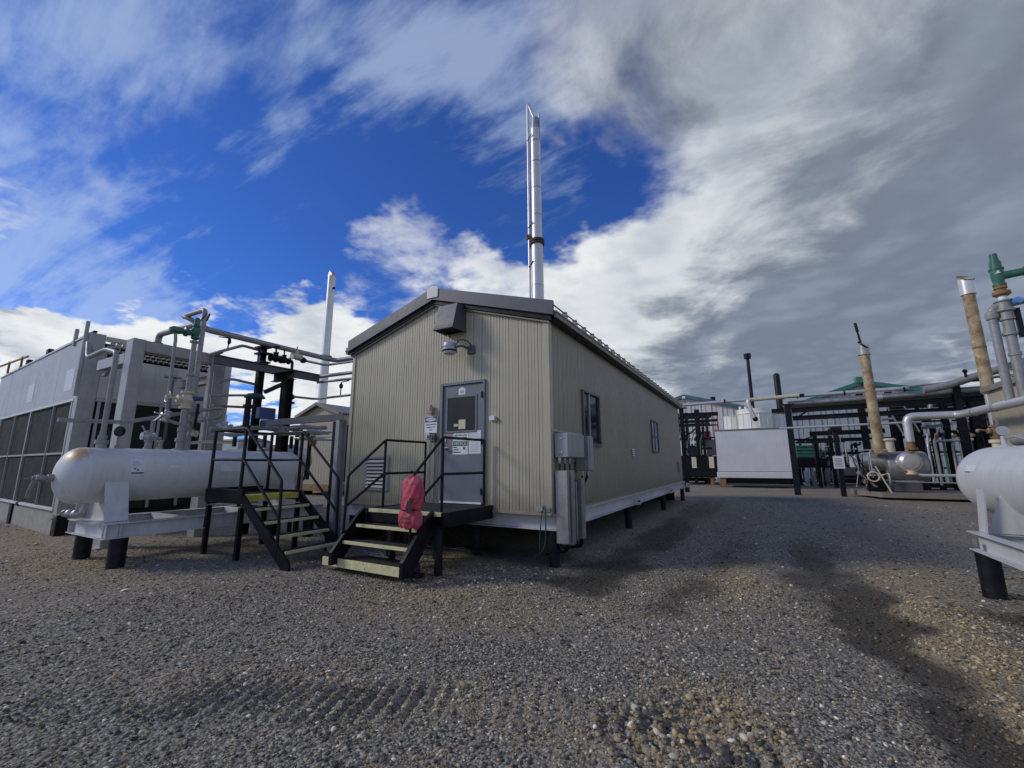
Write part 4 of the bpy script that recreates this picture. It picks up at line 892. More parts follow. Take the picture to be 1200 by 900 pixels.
L2 = curved_label(-1.72, -1.36, 1.45, 1.64, M_SIGN, 'data_label'); curved_label(-1.70, -1.40, 1.59, 1.615, M_SBLUE, 'print_line', .006, L2); curved_label(-1.66, -1.40, 1.54, 1.56, M_SBLUE, 'print_line', .006, L2)
# fittings on top of the vessel
zt = vz+VR_
part('nozzle', MB().lathe((vx, -3.42, zt-.03), (0, 0, 1), [(0, .07), (.10, .07), (.10, .09), (.16, .09), (.16, .06), (.24, .06), (.24, .045), (.30, .045)], 14), M_GREYP, V)
pipe(V, [(vx, -3.42, zt+.2), (vx, -3.42, 3.5), (vx-.5, -3.42, 3.62), (vx-1.6, -3.35, 3.62), (vx-1.9, -3.3, 4.0), (-9.4, -3.0, 4.0)], .04, M_GREYP, .12)
part('gauge_stem', MB().cyl((vx+.02, -3.22, zt-.03), (vx+.02, -3.22, 2.07), .018, None, 8).cyl((vx+.02, -3.22, zt), (vx+.02, -3.22, zt+.05), .04, None, 10), M_GREYP, V)
gauge(V, (vx+.04, -3.22, 2.14), (.5, -1, .05), .085)
for y in (-2.80, -2.60): part('nozzle', MB().lathe((vx, y, zt-.03), (0, 0, 1), [(0, .05), (.06, .05), (.06, .035), (.16, .035), (.16, .05), (.2, .045)], 12), M_GREYP, V)
pipe(V, [(vx, -2.90, 2.05), (vx, -2.60, 2.05)], .026, M_GREYP); valve(V, (vx, -2.80, 2.08), (0, 1, 0), .045, M_GALV, (0, -.6, 1), wr=0)
part('nozzle', MB().lathe((vx, -2.28, zt-.03), (0, 0, 1), [(0, .12), (.05, .12), (.05, .075), (.18, .075), (.18, .10), (.24, .10), (.25, .07), (.36, .07), (.37, .085), (.44, .085), (.45, .062), (.50, .062)], 18), M_GREYP, V)
pipe(V, [(vx, -2.28, 2.3), (vx, -2.28, 2.68)], .062, M_GREYP)
rv = valve(V, (vx, -2.28, 2.80), (0, 0, 1), .075, M_CREAM, (0, -1, .1), wm=M_GALV, wr=.10)
part('valve_bonnet', MB().cyl((vx+.02, -2.2, 2.84), (vx+.02, -2.02, 2.86), .045, None, 10), M_SBLUE, rv)
pipe(V, [(vx, -2.28, 2.95), (vx, -2.28, 4.0)], .045, M_GREYP, fl=[((vx, -2.28, 3.97), (0, 0, 1)), ((vx, -2.28, 3.3), (0, 0, 1))])
part('black_strut', MB().bar((vx+.06, -2.12, 2.25), (vx+.06, -2.10, 2.75), .045, .045), M_BLACK, V)
ps = part('relief_valve', MB().lathe((vx, -2.28, 4.02), (0, 0, 1), [(0, .05), (.02, .075), (.05, .075), (.06, .055), (.15, .08), (.22, .08), (.25, .06), (.27, .075), (.30, .07), (.31, .05), (.42, .05), (.45, .03)], 16), M_GREEN, V)
part('relief_outlet', MB().lathe((vx, -2.30, 4.14), (0, -1, -.05), [(0, .06), (.12, .06), (.13, .09), (.17, .09), (.19, .05), (.26, .07), (.36, .075), (.42, .04)], 14), M_GREEN, ps)
part('lock_lever', MB().cyl((vx, -2.24, 4.4), (vx+.01, -2.13, 4.62), .012, None, 6).cyl((vx, -2.12, 4.46), (vx, -2.08, 4.62), .02, None, 8), M_BLACK, ps)
pipe(V, [(vx, -2.63, 4.14), (vx, -2.60, 3.95), (vx, -2.58, 2.55), (vx, -2.56, 2.40), (vx, -2.30, 2.32)], .028, M_GREYP, .05)
valve(V, (vx, -2.57, 2.46), (0, .3, 1), .045, M_GALV, (.1, -1, .3), wr=.0); part('valve_lever', MB().bar((vx, -2.62, 2.5), (vx, -2.75, 2.36), .05, .012), M_GALV, V)
# square pipe loop that passes in front of the tower
P1 = thing('process_pipe_loop', 'long grey pipe with a square return bend running behind the white vessel', 'pipe', (-6.9, -2.3, 1.9))
pipe(P1, [(-7.0, -3.9, 2.30), (-7.0, -3.05, 2.33), (-7.0, -1.45, 2.78), (-7.0, -1.45, 2.56), (-7.0, -2.1, 2.44), (-7.0, -2.1, 1.6)], .034, M_GREYP, .10)
valve(P1, (-7.0, -1.85, 2.48), (0, 1, .2), .05, M_GALV, (0, 0, 1), wr=0)
pipe(P1, [(-7.15, -1.95, 1.3), (-7.15, -1.95, 2.0), (-7.15, -1.6, 2.05), (-7.15, -1.1, 2.05)], .03, M_CREAM, .06)
valve(P1, (-7.15, -1.9, 2.2), (0, 1, 0), .045, M_CREAM, (0, 0, 1), wr=0)
# ------------------------------------------------------------------ welded gantry in front of the tower
G = thing('pipe_gantry', 'pale grey welded goalpost gantry of boxed columns beside the cooling tower', 'gantry', (-8.3, -1.85, 0))
part('column', MB().box(-8.46, -8.14, -2.74, -2.52, -.05, 4.17, .008), M_TOWER2, G)
part('column', MB().box(-8.46, -8.14, -1.16, -.92, -.05, 4.17, .008), M_TOWER2, G)
part('top_beam', MB().box(-8.43, -8.17, -2.515, -1.165, 3.93, 4.165, .008), M_TOWER2, G)
part('side_bracket', MB().chan((-8.5, -2.63, 3.78), (-9.9, -2.63, 3.78), .2, .22), M_TOWER2, G)
part('side_bracket', MB().ibeam((-8.48, -1.04, 3.6), (-9.9, -1.04, 3.6), .16, .2), M_TOWER2, G)
part('base_plate', MB().box(-8.52, -8.08, -2.82, -2.44, -.02, .03), M_TOWER2, G)
pipe(G, [(-8.08, -1.24, .9), (-8.08, -1.24, 4.10), (-8.0, -1.1, 4.22)], .035, M_GREYP, .06)
pipe(G, [(-8.0, -2.25, 1.0), (-8.0, -2.25, 2.5)], .04, M_GREYP)
# ------------------------------------------------------------------ overhead pipes from the tower along the rack
O = thing('overhead_pipe', 'large grey overhead pipe rising off the tower and running back along the rack', 'pipe', (-9.7, -1.8, 4.5))
pipe(O, [(-9.72, -1.75, 4.35), (-9.72, -1.75, 4.74), (-7.75, -1.75, 4.70), (-7.5, -1.75, 4.52), (-7.5, 1.65, 4.52), (-4.6, 1.9, 4.52)], .068, M_GREYP, .16)
part('elbow_collar', MB().lathe((-9.72, -1.75, 4.33), (0, 0, 1), [(0, .2), (.03, .2), (.03, .11), (.2, .10)], 16), M_RUST2, O)
O2 = thing('bypass_pipe_loop', 'slim grey pipe loop standing highest of all, down beside the gantry beam', 'pipe', (-7.3, -1.9, 1.9))
pipe(O2, [(-7.75, -1.8, 4.68), (-7.9, -1.95, 4.80), (-8.1, -1.95, 4.86), (-7.15, -1.95, 4.84), (-7.15, -1.95, 1.8)], .05, M_GREYP, .07)
O3 = thing('upper_rack_pipe', 'thin grey pipe with a small lever valve running from the gantry to the black column', 'pipe', (-7.7, -1.2, 4.1))
pipe(O3, [(-8.1, -1.32, 4.12), (-7.7, -1.30, 4.14), (-7.7, -.82, 4.40), (-7.7, -.30, 4.37)], .035, M_GREYP, .06)
part('lever_valve', MB().cyl((-7.7, -1.15, 4.2), (-7.7, -1.13, 4.50), .015, None, 8).bar((-7.7, -1.12, 4.50), (-7.7, -1.36, 4.48), .02, .02).lathe((-7.7, -1.13, 4.36), (0, 0, 1), [(0, .02), (.03, .04), (.12, .035), (.16, .015)], 10), M_BLACK, O3)
O4 = thing('lower_rack_pipes', 'three thin grey pipes stepping between the gantry and the black column', 'pipes', (-7.7, -.8, 2.8))
pipe(O4, [(-7.7, -1.25, 3.42), (-7.7, -.98, 3.55), (-7.7, -.3, 3.50)], .032, M_GREYP, .08)
pipe(O4, [(-7.7, -1.4, 3.10), (-7.7, -.4, 3.24)], .028, M_GREYP); pipe(O4, [(-7.7, -1.3, 2.88), (-7.7, -.3, 2.94)], .028, M_RUST2)
# black steel rack column group
K = thing('pipe_rack', 'black steel pipe rack columns with a heavy beam and clustered valves left of the building', 'pipe rack', (-7.2, -.2, 0))
part('column', MB().ibeam((-7.62, -.38, 0), (-7.62, -.38, 4.42), .13, .15, .014, (0, 1, 0)), M_BLACK, K)
part('column', MB().ibeam((-6.95, -.08, 0), (-6.95, -.08, 3.62), .20, .20, .016, (0, 1, 0)), M_BLACK, K)
part('main_beam', MB().ibeam((-7.52, -1.5, 3.90), (-7.52, 1.2, 3.92), .13, .2, .014), M_TRIM, K)
part('bracket', MB().ibeam((-7.5, -.1, 3.70), (-6.7, -.1, 3.70), .16, .2), M_BLACK, K)
part('bracket', MB().bar((-7.4, -.35, 3.3), (-6.9, -.1, 3.55), .08, .08), M_BLACK, K)
for z in (4.28, 4.05, 4.44): part('cleat', MB().box(-7.78, -7.42, -.50, -.26, z-.02, z+.02, .003), M_BLACK, K)
vv = pipe(K, [(-7.45, -.3, 4.20), (-7.45, .32, 4.22), (-7.45, .32, 3.62)], .035, M_BLACK, .06)
valve(K, (-7.45, -.12, 4.20), (0, 1, 0), .07, M_BLACK, (0, -.1, 1), wr=.08); valve(K, (-7.45, .1, 4.20), (0, 1, 0), .06, M_BLACK, (0, -.1, 1), wr=0)
for z in (3.62, 3.48, 3.34, 3.2): part('valve_body', MB().ball((-7.35, .12, z), .07, 12, 8, (1, 1, .8)), M_BLACK, K)
pipe(K, [(-7.35, .12, 3.75), (-7.35, .12, 3.1), (-7.35, .4, 3.12)], .03, M_BLACK, .05)
valve(K, (-7.45, .42, 4.36), (0, 1, 0), .06, M_CREAM, (0, 0, 1), wr=0)
for (pts, r) in [([(-7.45, .45, 4.30), (-7.45, 1.32, 4.31), (-4.6, 1.5, 4.31)], .032), ([(-7.45, 1.15, 3.95), (-4.6, 1.3, 3.95)], .05), ([(-7.45, 1.1, 3.78), (-6.9, 1.15, 3.78), (-4.6, 1.3, 3.78)], .035), ([(-7.35, .35, 3.28), (-7.35, 1.0, 3.30), (-4.6, 1.25, 3.35)], .03)]: pipe(K, pts, r, M_GREYP, .12)
for (y, z) in [(.6, 4.30), (.36, 3.28)]: part('valve_body', MB().lathe((-7.42, y-.07, z), (0, 1, 0), [(0, .05), (.02, .075), (.06, .085), (.10, .075), (.14, .05)], 14), M_BLACK, K)
part('small_valve', MB().cyl((-6.6, 1.2, 3.35), (-6.6, 1.2, 3.72), .015, None, 8).lathe((-6.6, 1.2, 3.55), (0, 0, 1), [(0, .02), (.03, .05), (.10, .05), (.14, .02)], 10).bar((-6.6, 1.2, 3.72), (-6.3, 1.2, 3.74), .02, .02), M_BLACK, K)
# green capped actuator with its cabinet
A = thing('valve_actuator', 'upright black actuator with a dark green cap in front of the rack column', 'actuator', (-6.9, -.9, 2.2))
part('actuator_body', MB().lathe((-6.9, -.98, 2.2), (0, 0, 1), [(0, .07), (.15, .07), (.16, .10), (.22, .10), (.23, .07), (.6, .065), (.61, .1), (.68, .1), (.69, .06), (.82, .06)], 16), M_BLACK, A)
part('green_cap', MB().lathe((-6.9, -.85, 3.04), (0, 0, 1), [(0, .16), (.01, .21), (.03, .21), (.05, .19), (.10, .15), (.12, .05)], 24), M_DGREEN, A)
part('control_cabinet', MB().box(-7.0, -6.85, -.74, -.36, 2.60, 2.86, .01), M_SBLUE, A); part('cabinet_label', MB().box(-6.848, -6.843, -.70, -.50, 2.48, 2.59), M_SIGN, A)
# lumpy insulated pipe row along the platform
I = thing('insulated_pipe_row', 'row of grey wrapped pipes and valves at handrail height behind the black platform', 'pipes', (-6.85, -.4, 2.2))
rs = random.Random(4); pts = [(-6.88, -1.7+i*.13, 2.30+.01*i+rs.uniform(-.012, .012)) for i in range(22)]
part('pipe', MB().sweep(pts, [.05+rs.uniform(-.012, .028) for _ in pts], 12), M_GREYP, I)
pts = [(-6.78, -1.75+i*.14, 2.17+.01*i+rs.uniform(-.01, .01)) for i in range(21)]
part('pipe', MB().sweep(pts, [.035+rs.uniform(-.008, .016) for _ in pts], 10), M_DULL, I)
for y in (-1.2, -.55, .1, .6): part('pipe_support', MB().bar((-6.86, y, 1.2 if y > .2 else 1.95), (-6.86, y, 2.24), .06, .06), M_BLACK, I)
for y in (-1.45, -.2, .35): valve(I, (-6.82, y, 2.33), (0, 1, 0), .06, M_GALV if y < -1 else M_GREYP, (0, 0, 1), wr=.0)
# pale grey portal: beam from the rack to a channel post by the stairs
PT = thing('portal_support', 'grey channel post and beam bridging from the rack to the building stairs', 'support frame', (-4.05, -.75, 0))
part('post', MB().chan((0, 0, 0), (0, 0, 1), .1, .1) and MB().box(-4.11, -4.10, -.84, -.66, 0, 2.40).box(-4.099, -4.01, -.84, -.83, 0, 2.40).box(-4.099, -4.01, -.67, -.66, 0, 2.40), M_TRIM2 if False else M_BOX, PT)
part('beam', MB().chan((-3.98, -.75, 2.47), (-6.7, -.75, 2.47), .09, .13), M_TRIM, PT)
part('outer_post', MB().box(-4.22, -4.15, -.82, -.74, 0, 2.38), M_BLACK, PT)
SP = thing('bright_pipes', 'pair of short bright pipes crossing behind the grey channel post', 'pipes', (-6.0, .3, 2.0))
pipe(SP, [(-7.1, .3, 2.40), (-5.35, .3, 2.30)], .038, M_SILV); pipe(SP, [(-7.0, .3, 2.20), (-5.35, .3, 2.13)], .042, M_SILV)
part('valve', MB().lathe((-6.35, .3, 2.0), (0, 0, 1), [(0, .05), (.05, .09), (.2, .1), (.25, .05)], 12), M_RUST2, SP)
part('pipe', MB().tube([(-6.5, .3, 2.3), (-6.52, .32, 1.6), (-6.7, .4, 1.2)], .02, 8, .2), M_BLACK, SP)
part('stand', MB().bar((-5.38, .3, 0), (-5.38, .3, 2.28), .07, .07), M_BLACK, SP); part('stand', MB().bar((-6.95, .3, 0), (-6.95, .3, 2.35), .07, .07), M_BLACK, SP)

# ------------------------------------------------------------------ crossover platform with yellow edged steps
F = thing('crossover_platform', 'black crossover platform with handrails and yellow edged steps beside the white vessel', 'platform', (-4.9, -1.5, 0))
xe, ya, yb, zp = -4.78, -2.04, -.98, 1.05
part('deck', MB().box(-5.95, xe-.05, ya+.05, yb-.05, zp-.05, zp-.005, .003), M_GRATE, F)
part('deck_nosing', MB().box(xe-.048, xe, ya+.05, yb-.05, zp-.10, zp+.002, .004), M_YEL2, F)
part('yellow_edge', MB().box(xe-.30, xe-.05, ya+.055, yb-.055, zp-.004, zp+.003, 0), M_YEL2, F)
for y in (ya, yb): part('toe_board', MB().box(-5.98, xe-.02, y-.03, y+.03, zp-.14, zp+.10 if y == ya else zp+.04, .004), M_BLACK, F)
part('end_beam', MB().box(-6.0, -5.955, ya+.04, yb-.04, zp-.18, zp+.10, .004), M_BLACK, F)
for (x, y) in [(-5.90, ya+.02), (-4.86, ya+.02), (-5.90, yb), (-4.86, yb)]:
    part('leg', MB().bar((x, y, 0), (x, y, zp-.2), .075, .075, .004), M_BLACK, F)
def fp(pts, nm='handrail'): return part(nm, MB().tube(pts, .023, 10, .03), M_BLACK, F)
for (x, y) in [(-5.90, ya-.01), (-4.90, ya-.01), (-4.90, yb+.01), (-5.90, yb+.01)]: part('rail_post', MB().bar((x, y, zp-.18), (x, y, 2.2), .045, .045, .004), M_BLACK, F)
for (i, (z, xf)) in enumerate([(.85, -4.46), (.65, -4.17), (.45, -3.86), (.25, -3.56)]):
    t_ = part('tread', MB().box(xf-.24, xf-.032, ya+.03-.0, yb-.03, z-.04, z, .003), M_GRATE, F)
    part('nosing', MB().box(xf-.03, xf, ya+.03, yb-.03, z-.042, z+.004, .003), M_YEL, t_)
for y in (ya, yb-.0): part('stringer', MB().prism([(xe-.02, zp+.02), (xe-.02, zp-.16), (-3.56, -.02), (-3.40, -.02), (-3.40, .08), (-3.43, .13)], 'y', y-.02, y+.02), M_BLACK, F)
for y, s_ in ((ya-.01, -1), (yb+.01, 1)):
    fp([(-5.90, y, 2.2), (-4.88, y, 2.2), (-3.76, y, 1.32), (-3.72, y, .12)])
    fp([(-5.90, y, 1.66), (-4.90, y, 1.66), (-3.76, y, .74)])
fp([(-5.90, ya, 2.2), (-5.90, yb, 2.2)]); fp([(-5.90, ya, 1.66), (-5.90, yb, 1.66)])
part('data_sheet', MB().box(-5.87, -5.865, -1.9, -1.55, 1.45, 1.62), M_SIGN, F) and None

# ------------------------------------------------------------------ cooling tower (left edge)
CT = thing('cooling_tower', 'large grey box cooling tower with dark coil bays on the left edge', 'cooling tower', (-11.07, -2.62, 0))
CT.rotation_euler.z = rad(-2.8)
tx, ty, tyb, txl = -11.07, -2.62, .62, -21.0
part('core', MB().box(txl, tx-.16, ty+.16, tyb-.16, .3, 4.60), M_HOLE, CT)
w = 1.92; xs = [tx-.30-w*k for k in range(6)]
for k in range(5):
    a, b = xs[k+1]+.004, xs[k]-.004
    pn = part('upper_panel', MB().box(a, b, ty, ty+.05, 3.17, 4.70, .006), M_TOWER, CT)
    if k in (0, 2): part('data_sheet', MB().box((a+b)/2-.15, (a+b)/2+.55, ty-.006, ty-.001, 3.42, 3.98), M_SIGN if False else M_VES, pn)
part('corner_post', MB().box(tx-.295, tx, ty-.02, ty+.30, .45, 4.78, .008), M_TOWER2, CT)
part('corner_post', MB().box(tx-.20, tx, tyb-.22, tyb, .0, 4.72, .008), M_TOWER2, CT)
part('top_rail', MB().box(txl, tx-.3, ty-.03, ty+.03, 4.702, 4.75, .004), M_VES, CT)
part('top_cable_tray', MB().box(txl, tx, ty+.05, ty+.12, 4.80, 4.84), M_BLACK, CT)
part('sill_rail', MB().box(txl, tx-.30, ty-.03, ty+.06, 3.10, 3.165, .004), M_VES, CT)
for k, x in enumerate([tx-.36, tx-1.95, tx-4.25, tx-6.2, tx-8.2]):
    wd = .10 if k in (0, 2, 4) else .03
    part('mullion', MB().box(x-wd, x, ty-.02, ty+.05, .60, 3.095, .004), M_TOWER2, CT)
for k, (a, b) in enumerate([(tx-1.95, tx-.46), (tx-4.25, tx-1.98), (tx-6.2, tx-4.35), (tx-8.2, tx-6.23)]):
    for (z0, z1) in ((.62, 1.82), (1.89, 3.09)): part('coil_panel', MB().box(a+.004, b-.004, ty+.03, ty+.06, z0, z1), M_MESH, CT)
part('mid_rail', MB().box(tx-8.2, tx-.46, ty-.01, ty+.02, 1.83, 1.88, .003), M_TOWER2, CT)
part('bottom_rail', MB().box(txl, tx-.30, ty-.04, ty+.08, .54, .60, .004), M_VES, CT)
part('curb', MB().box(txl, tx-.35, ty+.02, ty+.20, -.05, .535, .01), M_CONC, CT)
part('base_block', MB().box(tx-.34, tx-.02, ty+.0, ty+.5, -.05, .44, .01), M_BLACK, CT)
part('base_block', MB().box(tx-4.6, tx-4.3, ty-.02, ty+.018, -.05, .53, .004), M_BLACK, CT)
# face towards the building
part('end_cap', MB().box(tx-.04, tx+.04, ty+.31, tyb, 4.62, 4.74, .004), M_TOWER, CT)
part('end_panel', MB().box(tx-.04, tx, ty+.305, tyb-.225, 3.19, 4.22, .004), M_TOWER, CT)
part('end_rail', MB().box(tx-.02, tx+.05, ty+.305, tyb-.225, 3.10, 3.18, .004), M_TOWER2, CT)
part('end_rail', MB().box(tx-.02, tx+.04, ty+.305, tyb-.225, 1.80, 1.86, .004), M_TOWER2, CT)
for k in range(5):
    y = ty+.34+k*.62; part('end_mullion', MB().box(tx-.01, tx+.035, y, y+.06, .5, 3.095, .004), M_TOWER2, CT)
    if k < 4:
        for (z0, z1) in ((.5, 1.79), (1.87, 3.09)): part('coil_panel', MB().box(tx-.06, tx-.03, y+.062, y+.618, z0, z1), M_MESH, CT)
mb = MB()                                       # honeycomb fill edge under the top cap
for r in range(4):
    for c in range(24):
        y = ty+.34+c*.118+(r % 2)*.059; z = 4.27+r*.088
        if y < tyb-.3:
            mb.box(tx-.06, tx-.005+.01*(c % 2), y+.006, y+.100, z+.048, z+.078); mb.box(tx-.06, tx-.02, y+.006, y+.03, z+.012, z+.046)
part('fill_media', mb, M_FILL, CT, kind='stuff', smooth=False)
part('tall_channel', MB().chan((0, 0, 0), (0, 0, 1), .1, .1) and MB().box(tx-.09, tx-.02, ty-.10, ty-.03, 3.2, 5.05, .006), M_TOWER2, CT)
part('lifting_post', MB().box(tx-1.2, tx-1.1, ty-.05, ty+.02, 4.6, 5.05, .006), M_TOWER2, CT)
for x in (-14.9, -17.3): part('roof_lamp', MB().box(x-.12, x+.12, ty-.02, ty+.1, 4.78, 4.92, .01), M_BLACK, CT)
part('lamp_hanger', MB().lathe((tx+.5, -1.0, 4.05), (0, 0, -1), [(0, .09), (.16, .09), (.17, .20), (.2, .20), (.21, .1), (.3, .08)], 18), M_BOX, CT)
part('hanger_pipe', MB().tube([(tx+.5, -1.0, 3.8), (tx+.5, -1.0, 2.2)], .035, 10), M_TRIM, CT)
for (x, z) in [(tx-.12, 4.0), (tx-.12, 3.75)]: part('bolt', MB().cyl((x, ty-.06, z), (x, ty-.02, z), .03, None, 8), M_BLACK, CT)
RL = thing('guard_rail', 'thin red and grey guard rail on top of the far end of the tower', 'railing', (-18.5, -2.3, 4.75))
for x in (-19.4, -18.0): part('rail_post', MB().bar((x, -2.3, 4.7), (x, -2.3, 5.12), .05, .05), M_RUST2, RL)
part('rail', MB().bar((-21, -2.3, 5.08), (-17.4, -2.3, 5.05), .04, .05), M_RUST2, RL)
PP = thing('tower_feed_pipe', 'small grey pipe curling over the corner of the cooling tower', 'pipe', (-10.9, -2.2, 3.5))
pipe(PP, [(-10.6, -2.0, 4.45), (-10.85, -2.35, 4.45), (-10.85, -2.35, 3.75), (-10.4, -2.4, 3.65), (-9.9, -2.5, 3.9), (-8.6, -2.55, 3.95)], .04, M_GREYP, .2)

# ------------------------------------------------------------------ second stack and the small beige building behind
qx, qy = -21.5, 11.66
T2 = thing('exhaust_stack', 'slimmer pale metal stack with a mid flange rising behind the beige shed', 'stack', (qx, qy, 0))
part('lower_section', MB().cyl((qx, qy, 0), (qx, qy, 8.45), .28, .27, 24), M_SILV, T2)
for z in (8.46, 8.60): part('flange', MB().cyl((qx, qy, z), (qx, qy, z+.07), .40, None, 20), M_DULL, T2)
part('upper_section', MB().cyl((qx, qy, 8.68), (qx, qy, 14.3), .26, .245, 24), M_SILV, T2)
part('stack_tip', MB().prism([(qx-.2, 14.31), (qx+.2, 14.31), (qx+.2, 14.42), (qx-.05, 14.7)], 'y', qy-.18, qy+.18), M_DULL, T2)
for (dx, z) in [(-.32, 13.6), (.32, 13.4)]: part('lug', MB().box(qx+dx-.08, qx+dx+.08, qy-.05, qy+.05, z-.08, z+.05, .004), M_BLACK, T2)
BB = thing('beige_shed', 'small beige gabled metal building behind the overhead pipes', 'building', (-17.2, 12, 0))
gx0, gx1, gax, gz0, gz1 = -18.9, -15.65, -17.35, 4.15, 4.72
def bz(x): return gz1+(gz0-gz1)*abs(x-gax)/((gax-gx0) if x < gax else (gx1-gax))
n = 14
for k in range(n):
    a = gx0+(gx1-gx0)*k/n; b = gx0+(gx1-gx0)*(k+1)/n; pts = [(a+.01, .55), (b-.005, .55), (b-.005, bz(b))]+([(gax, gz1)] if a < gax < b else [])+[(a+.01, bz(a))]
    part('siding_panel', MB().prism(pts, 'y', 8.48, 8.53), M_BEIGE, BB)
part('wall', MB().box(gx1-.06, gx1, 8.54, 17, .55, gz0-.02), M_BEIGE, BB); part('wall', MB().box(gx0, gx0+.06, 8.54, 17, .55, gz0-.02), M_BEIGE, BB)
part('skid', MB().box(gx0-.1, gx1+.1, 8.45, 17, .22, .54, .01), M_RUST2, BB); part('block', MB().box(gx0+.3, gx0+.8, 8.5, 9, -.05, .215), M_BLACK, BB); part('block', MB().box(gx1-.8, gx1-.3, 8.5, 9, -.05, .215), M_BLACK, BB)
for s_ in (1, -1):
    e = gx1+.18 if s_ > 0 else gx0-.18; ze = gz1+(gz0-gz1)*abs(e-gax)/((gx1-gax) if s_ > 0 else (gax-gx0))
    for k in range(14): 
        y0 = 8.3+k*.62; part('roof_panel', MB().add([(gax, y0, gz1+.05), (e, y0, ze+.05), (e, y0+.60, ze+.05), (gax, y0+.60, gz1+.05), (gax, y0, gz1+.10), (e, y0, ze+.10), (e, y0+.60, ze+.10), (gax, y0+.60, gz1+.10)], [(3, 2, 1, 0), (4, 5, 6, 7), (0, 1, 5, 4), (1, 2, 6, 5), (2, 3, 7, 6), (3, 0, 4, 7)]), M_TRIM2, BB, smooth=False)
    part('barge_board', MB().bar((gax, 8.26, gz1+.04), (e, 8.26, ze+.04), .05, .16), M_TRIM2, BB)
part('door', MB().box(gx1+.001, gx1+.03, 8.7, 9.7, .7, 3.6), M_HOLE, BB)  # near-black sheet paints in the shadow gap at the doorway
TK = thing('insulated_tank', 'dull silver domed tank behind the handrail by the beige shed', 'tank', (-11.9, 3.4, 0))
part('shell', MB().lathe((-11.35, 3.0, 1.70), (-.75, .65, 0), [(0, .05), (.05, .3), (.15, .46), (.3, .55), (.45, .58), (2.2, .58)], 28), M_DULL, TK)
part('saddle', MB().box(-12.4, -12.0, 3.3, 4.1, 0, 1.25), M_TRIM2, TK)

# distant clutter seen between the vessel and the platform rails
rs = random.Random(12)
for k, (x, y, wx, wy, h, m, lab, cat) in enumerate([(-30, 12, 5, 2.5, 2.4, M_WALLW, 'long off-white skid cabin far behind the gantry column', 'cabin'), (-26, 11.5, 2.0, 2.0, 1.6, M_RUST2, 'low rust coloured equipment skid far behind the rail', 'equipment skid'),
        (-33, 18, 6, 3, 3.0, M_BEIGE, 'far beige cabin below the ridge line', 'cabin'), (-40, 16, 8, 3, 3.6, M_WALLB, 'farthest pale blue shed on the left horizon', 'shed'), (-24, 8.3, 1.6, 1.2, 1.5, M_WALLW, 'small white far unit left of the rust coloured skid', 'equipment unit')]):
    t_ = thing('far_unit', lab, cat, (x, y, 0))
    part('body', MB().box(x-wx/2, x+wx/2, y-wy/2, y+wy/2, .3, h, .04), m, t_)
    part('roof', MB().prism([(y-wy/2-.1, h+.01), (y+wy/2+.1, h+.01), (y, h+.35)], 'x', x-wx/2-.1, x+wx/2+.1), M_TRIM2, t_)
    part('base', MB().box(x-wx/2+.2, x+wx/2-.2, y-wy/2+.2, y+wy/2-.2, -.05, .295), M_BLACK, t_)
    for q in range(int(wx/1.2)): part('window', MB().box(x-wx/2+.3+q*1.2, x-wx/2+.9+q*1.2, y-wy/2-.03, y-wy/2-.001, h*.45, h*.78), M_GLASS, t_)
for k in range(2):
    x, y = -27.5+k*.9, 9.4+k*.3
    t_ = thing('red_drum', ['left of two distant red drums with white lids', 'right of two distant red drums with white lids'][k], 'drum', (x, y, 0))
    part('drum_body', MB().lathe((x, y, .6), (0, 0, 1), [(0, .32), (.3, .32), (.32, .35), (.6, .35), (.62, .32), (.95, .32)], 16), M_RED, t_); part('lid', MB().cyl((x, y, 1.56), (x, y, 1.7), .3, None, 16), M_SIGN, t_); part('stand', MB().box(x-.3, x+.3, y-.3, y+.3, 0, .59), M_BLACK, t_)
# low hills on the horizon
def hills():
    mb = MB(); n = 240
    for k in range(n+1):
        a = math.pi*2*k/n
        for j, (r, hh) in enumerate([(330, -1), (380, .55), (460, 1.0), (560, .8), (640, -1)]):
            h = (9+13*float(fbm(np.array([a*3.0+7]), np.array([j*.7+3.0]))[0])+4*float(fbm(np.array([a*19.0]), np.array([j*1.1]))[0]))*hh if hh > 0 else -2
            mb.v.append((CAM.x+r*math.cos(a), CAM.y+r*math.sin(a), h))
    for k in range(n):
        for j in range(4): a = k*5+j; mb.f.append((a, a+5, a+6, a+1))
    m = mat('hill_grass', (.13, .12, .085), .9, 0, .35, .03); o = part('hills', mb, m); o['kind'] = 'structure'
hills()

# ------------------------------------------------------------------ white tank on the right edge
V2 = thing('storage_tank', 'white horizontal tank on a pale skid cut off by the right edge', 'tank', (5.8, -1, 0))
cx2, cz2, R2 = 5.8, 1.31, .46
part('shell', head(-3.6, 2.6, R2, cx2, cz2), ves_mat(M_VES2, 'tank_white_plain', (5.5, 2.3, .95, .02)), V2)
for y in (1.15, -2.3):
    mb = MB(); pts = []
    for k in range(9):
        t = math.pi*(1.5-.40+.80*k/8); pts.append((cx2+R2*1.004*math.cos(t), cz2+R2*1.004*math.sin(t)))
    mb.prism([(cx2-.62, .73), (cx2+.62, .73)]+[(a, b) for a, b in pts[::-1]], 'y', y-.01, y+.01); part('saddle_web', mb, M_VES, V2, smooth=False)
    for sg in (-1, 1): part('saddle_flange', MB().bar((cx2+sg*.645, y, .735), (cx2+sg*.60, y, 1.24), .20, .016, 0, (sg, 0, .1)), M_VES2, V2)
for x in (5.1, 6.5): part('skid_rail', MB().chan((x, -3.4, .62), (x, 1.3, .62), .11, .22, -1 if x < 6 else 1), M_VES2, V2)
for y in (-2.2, 1.2): part('cross_beam', MB().ibeam((5.17, y, .62), (6.43, y, .62), .12, .2), M_VES2, V2)
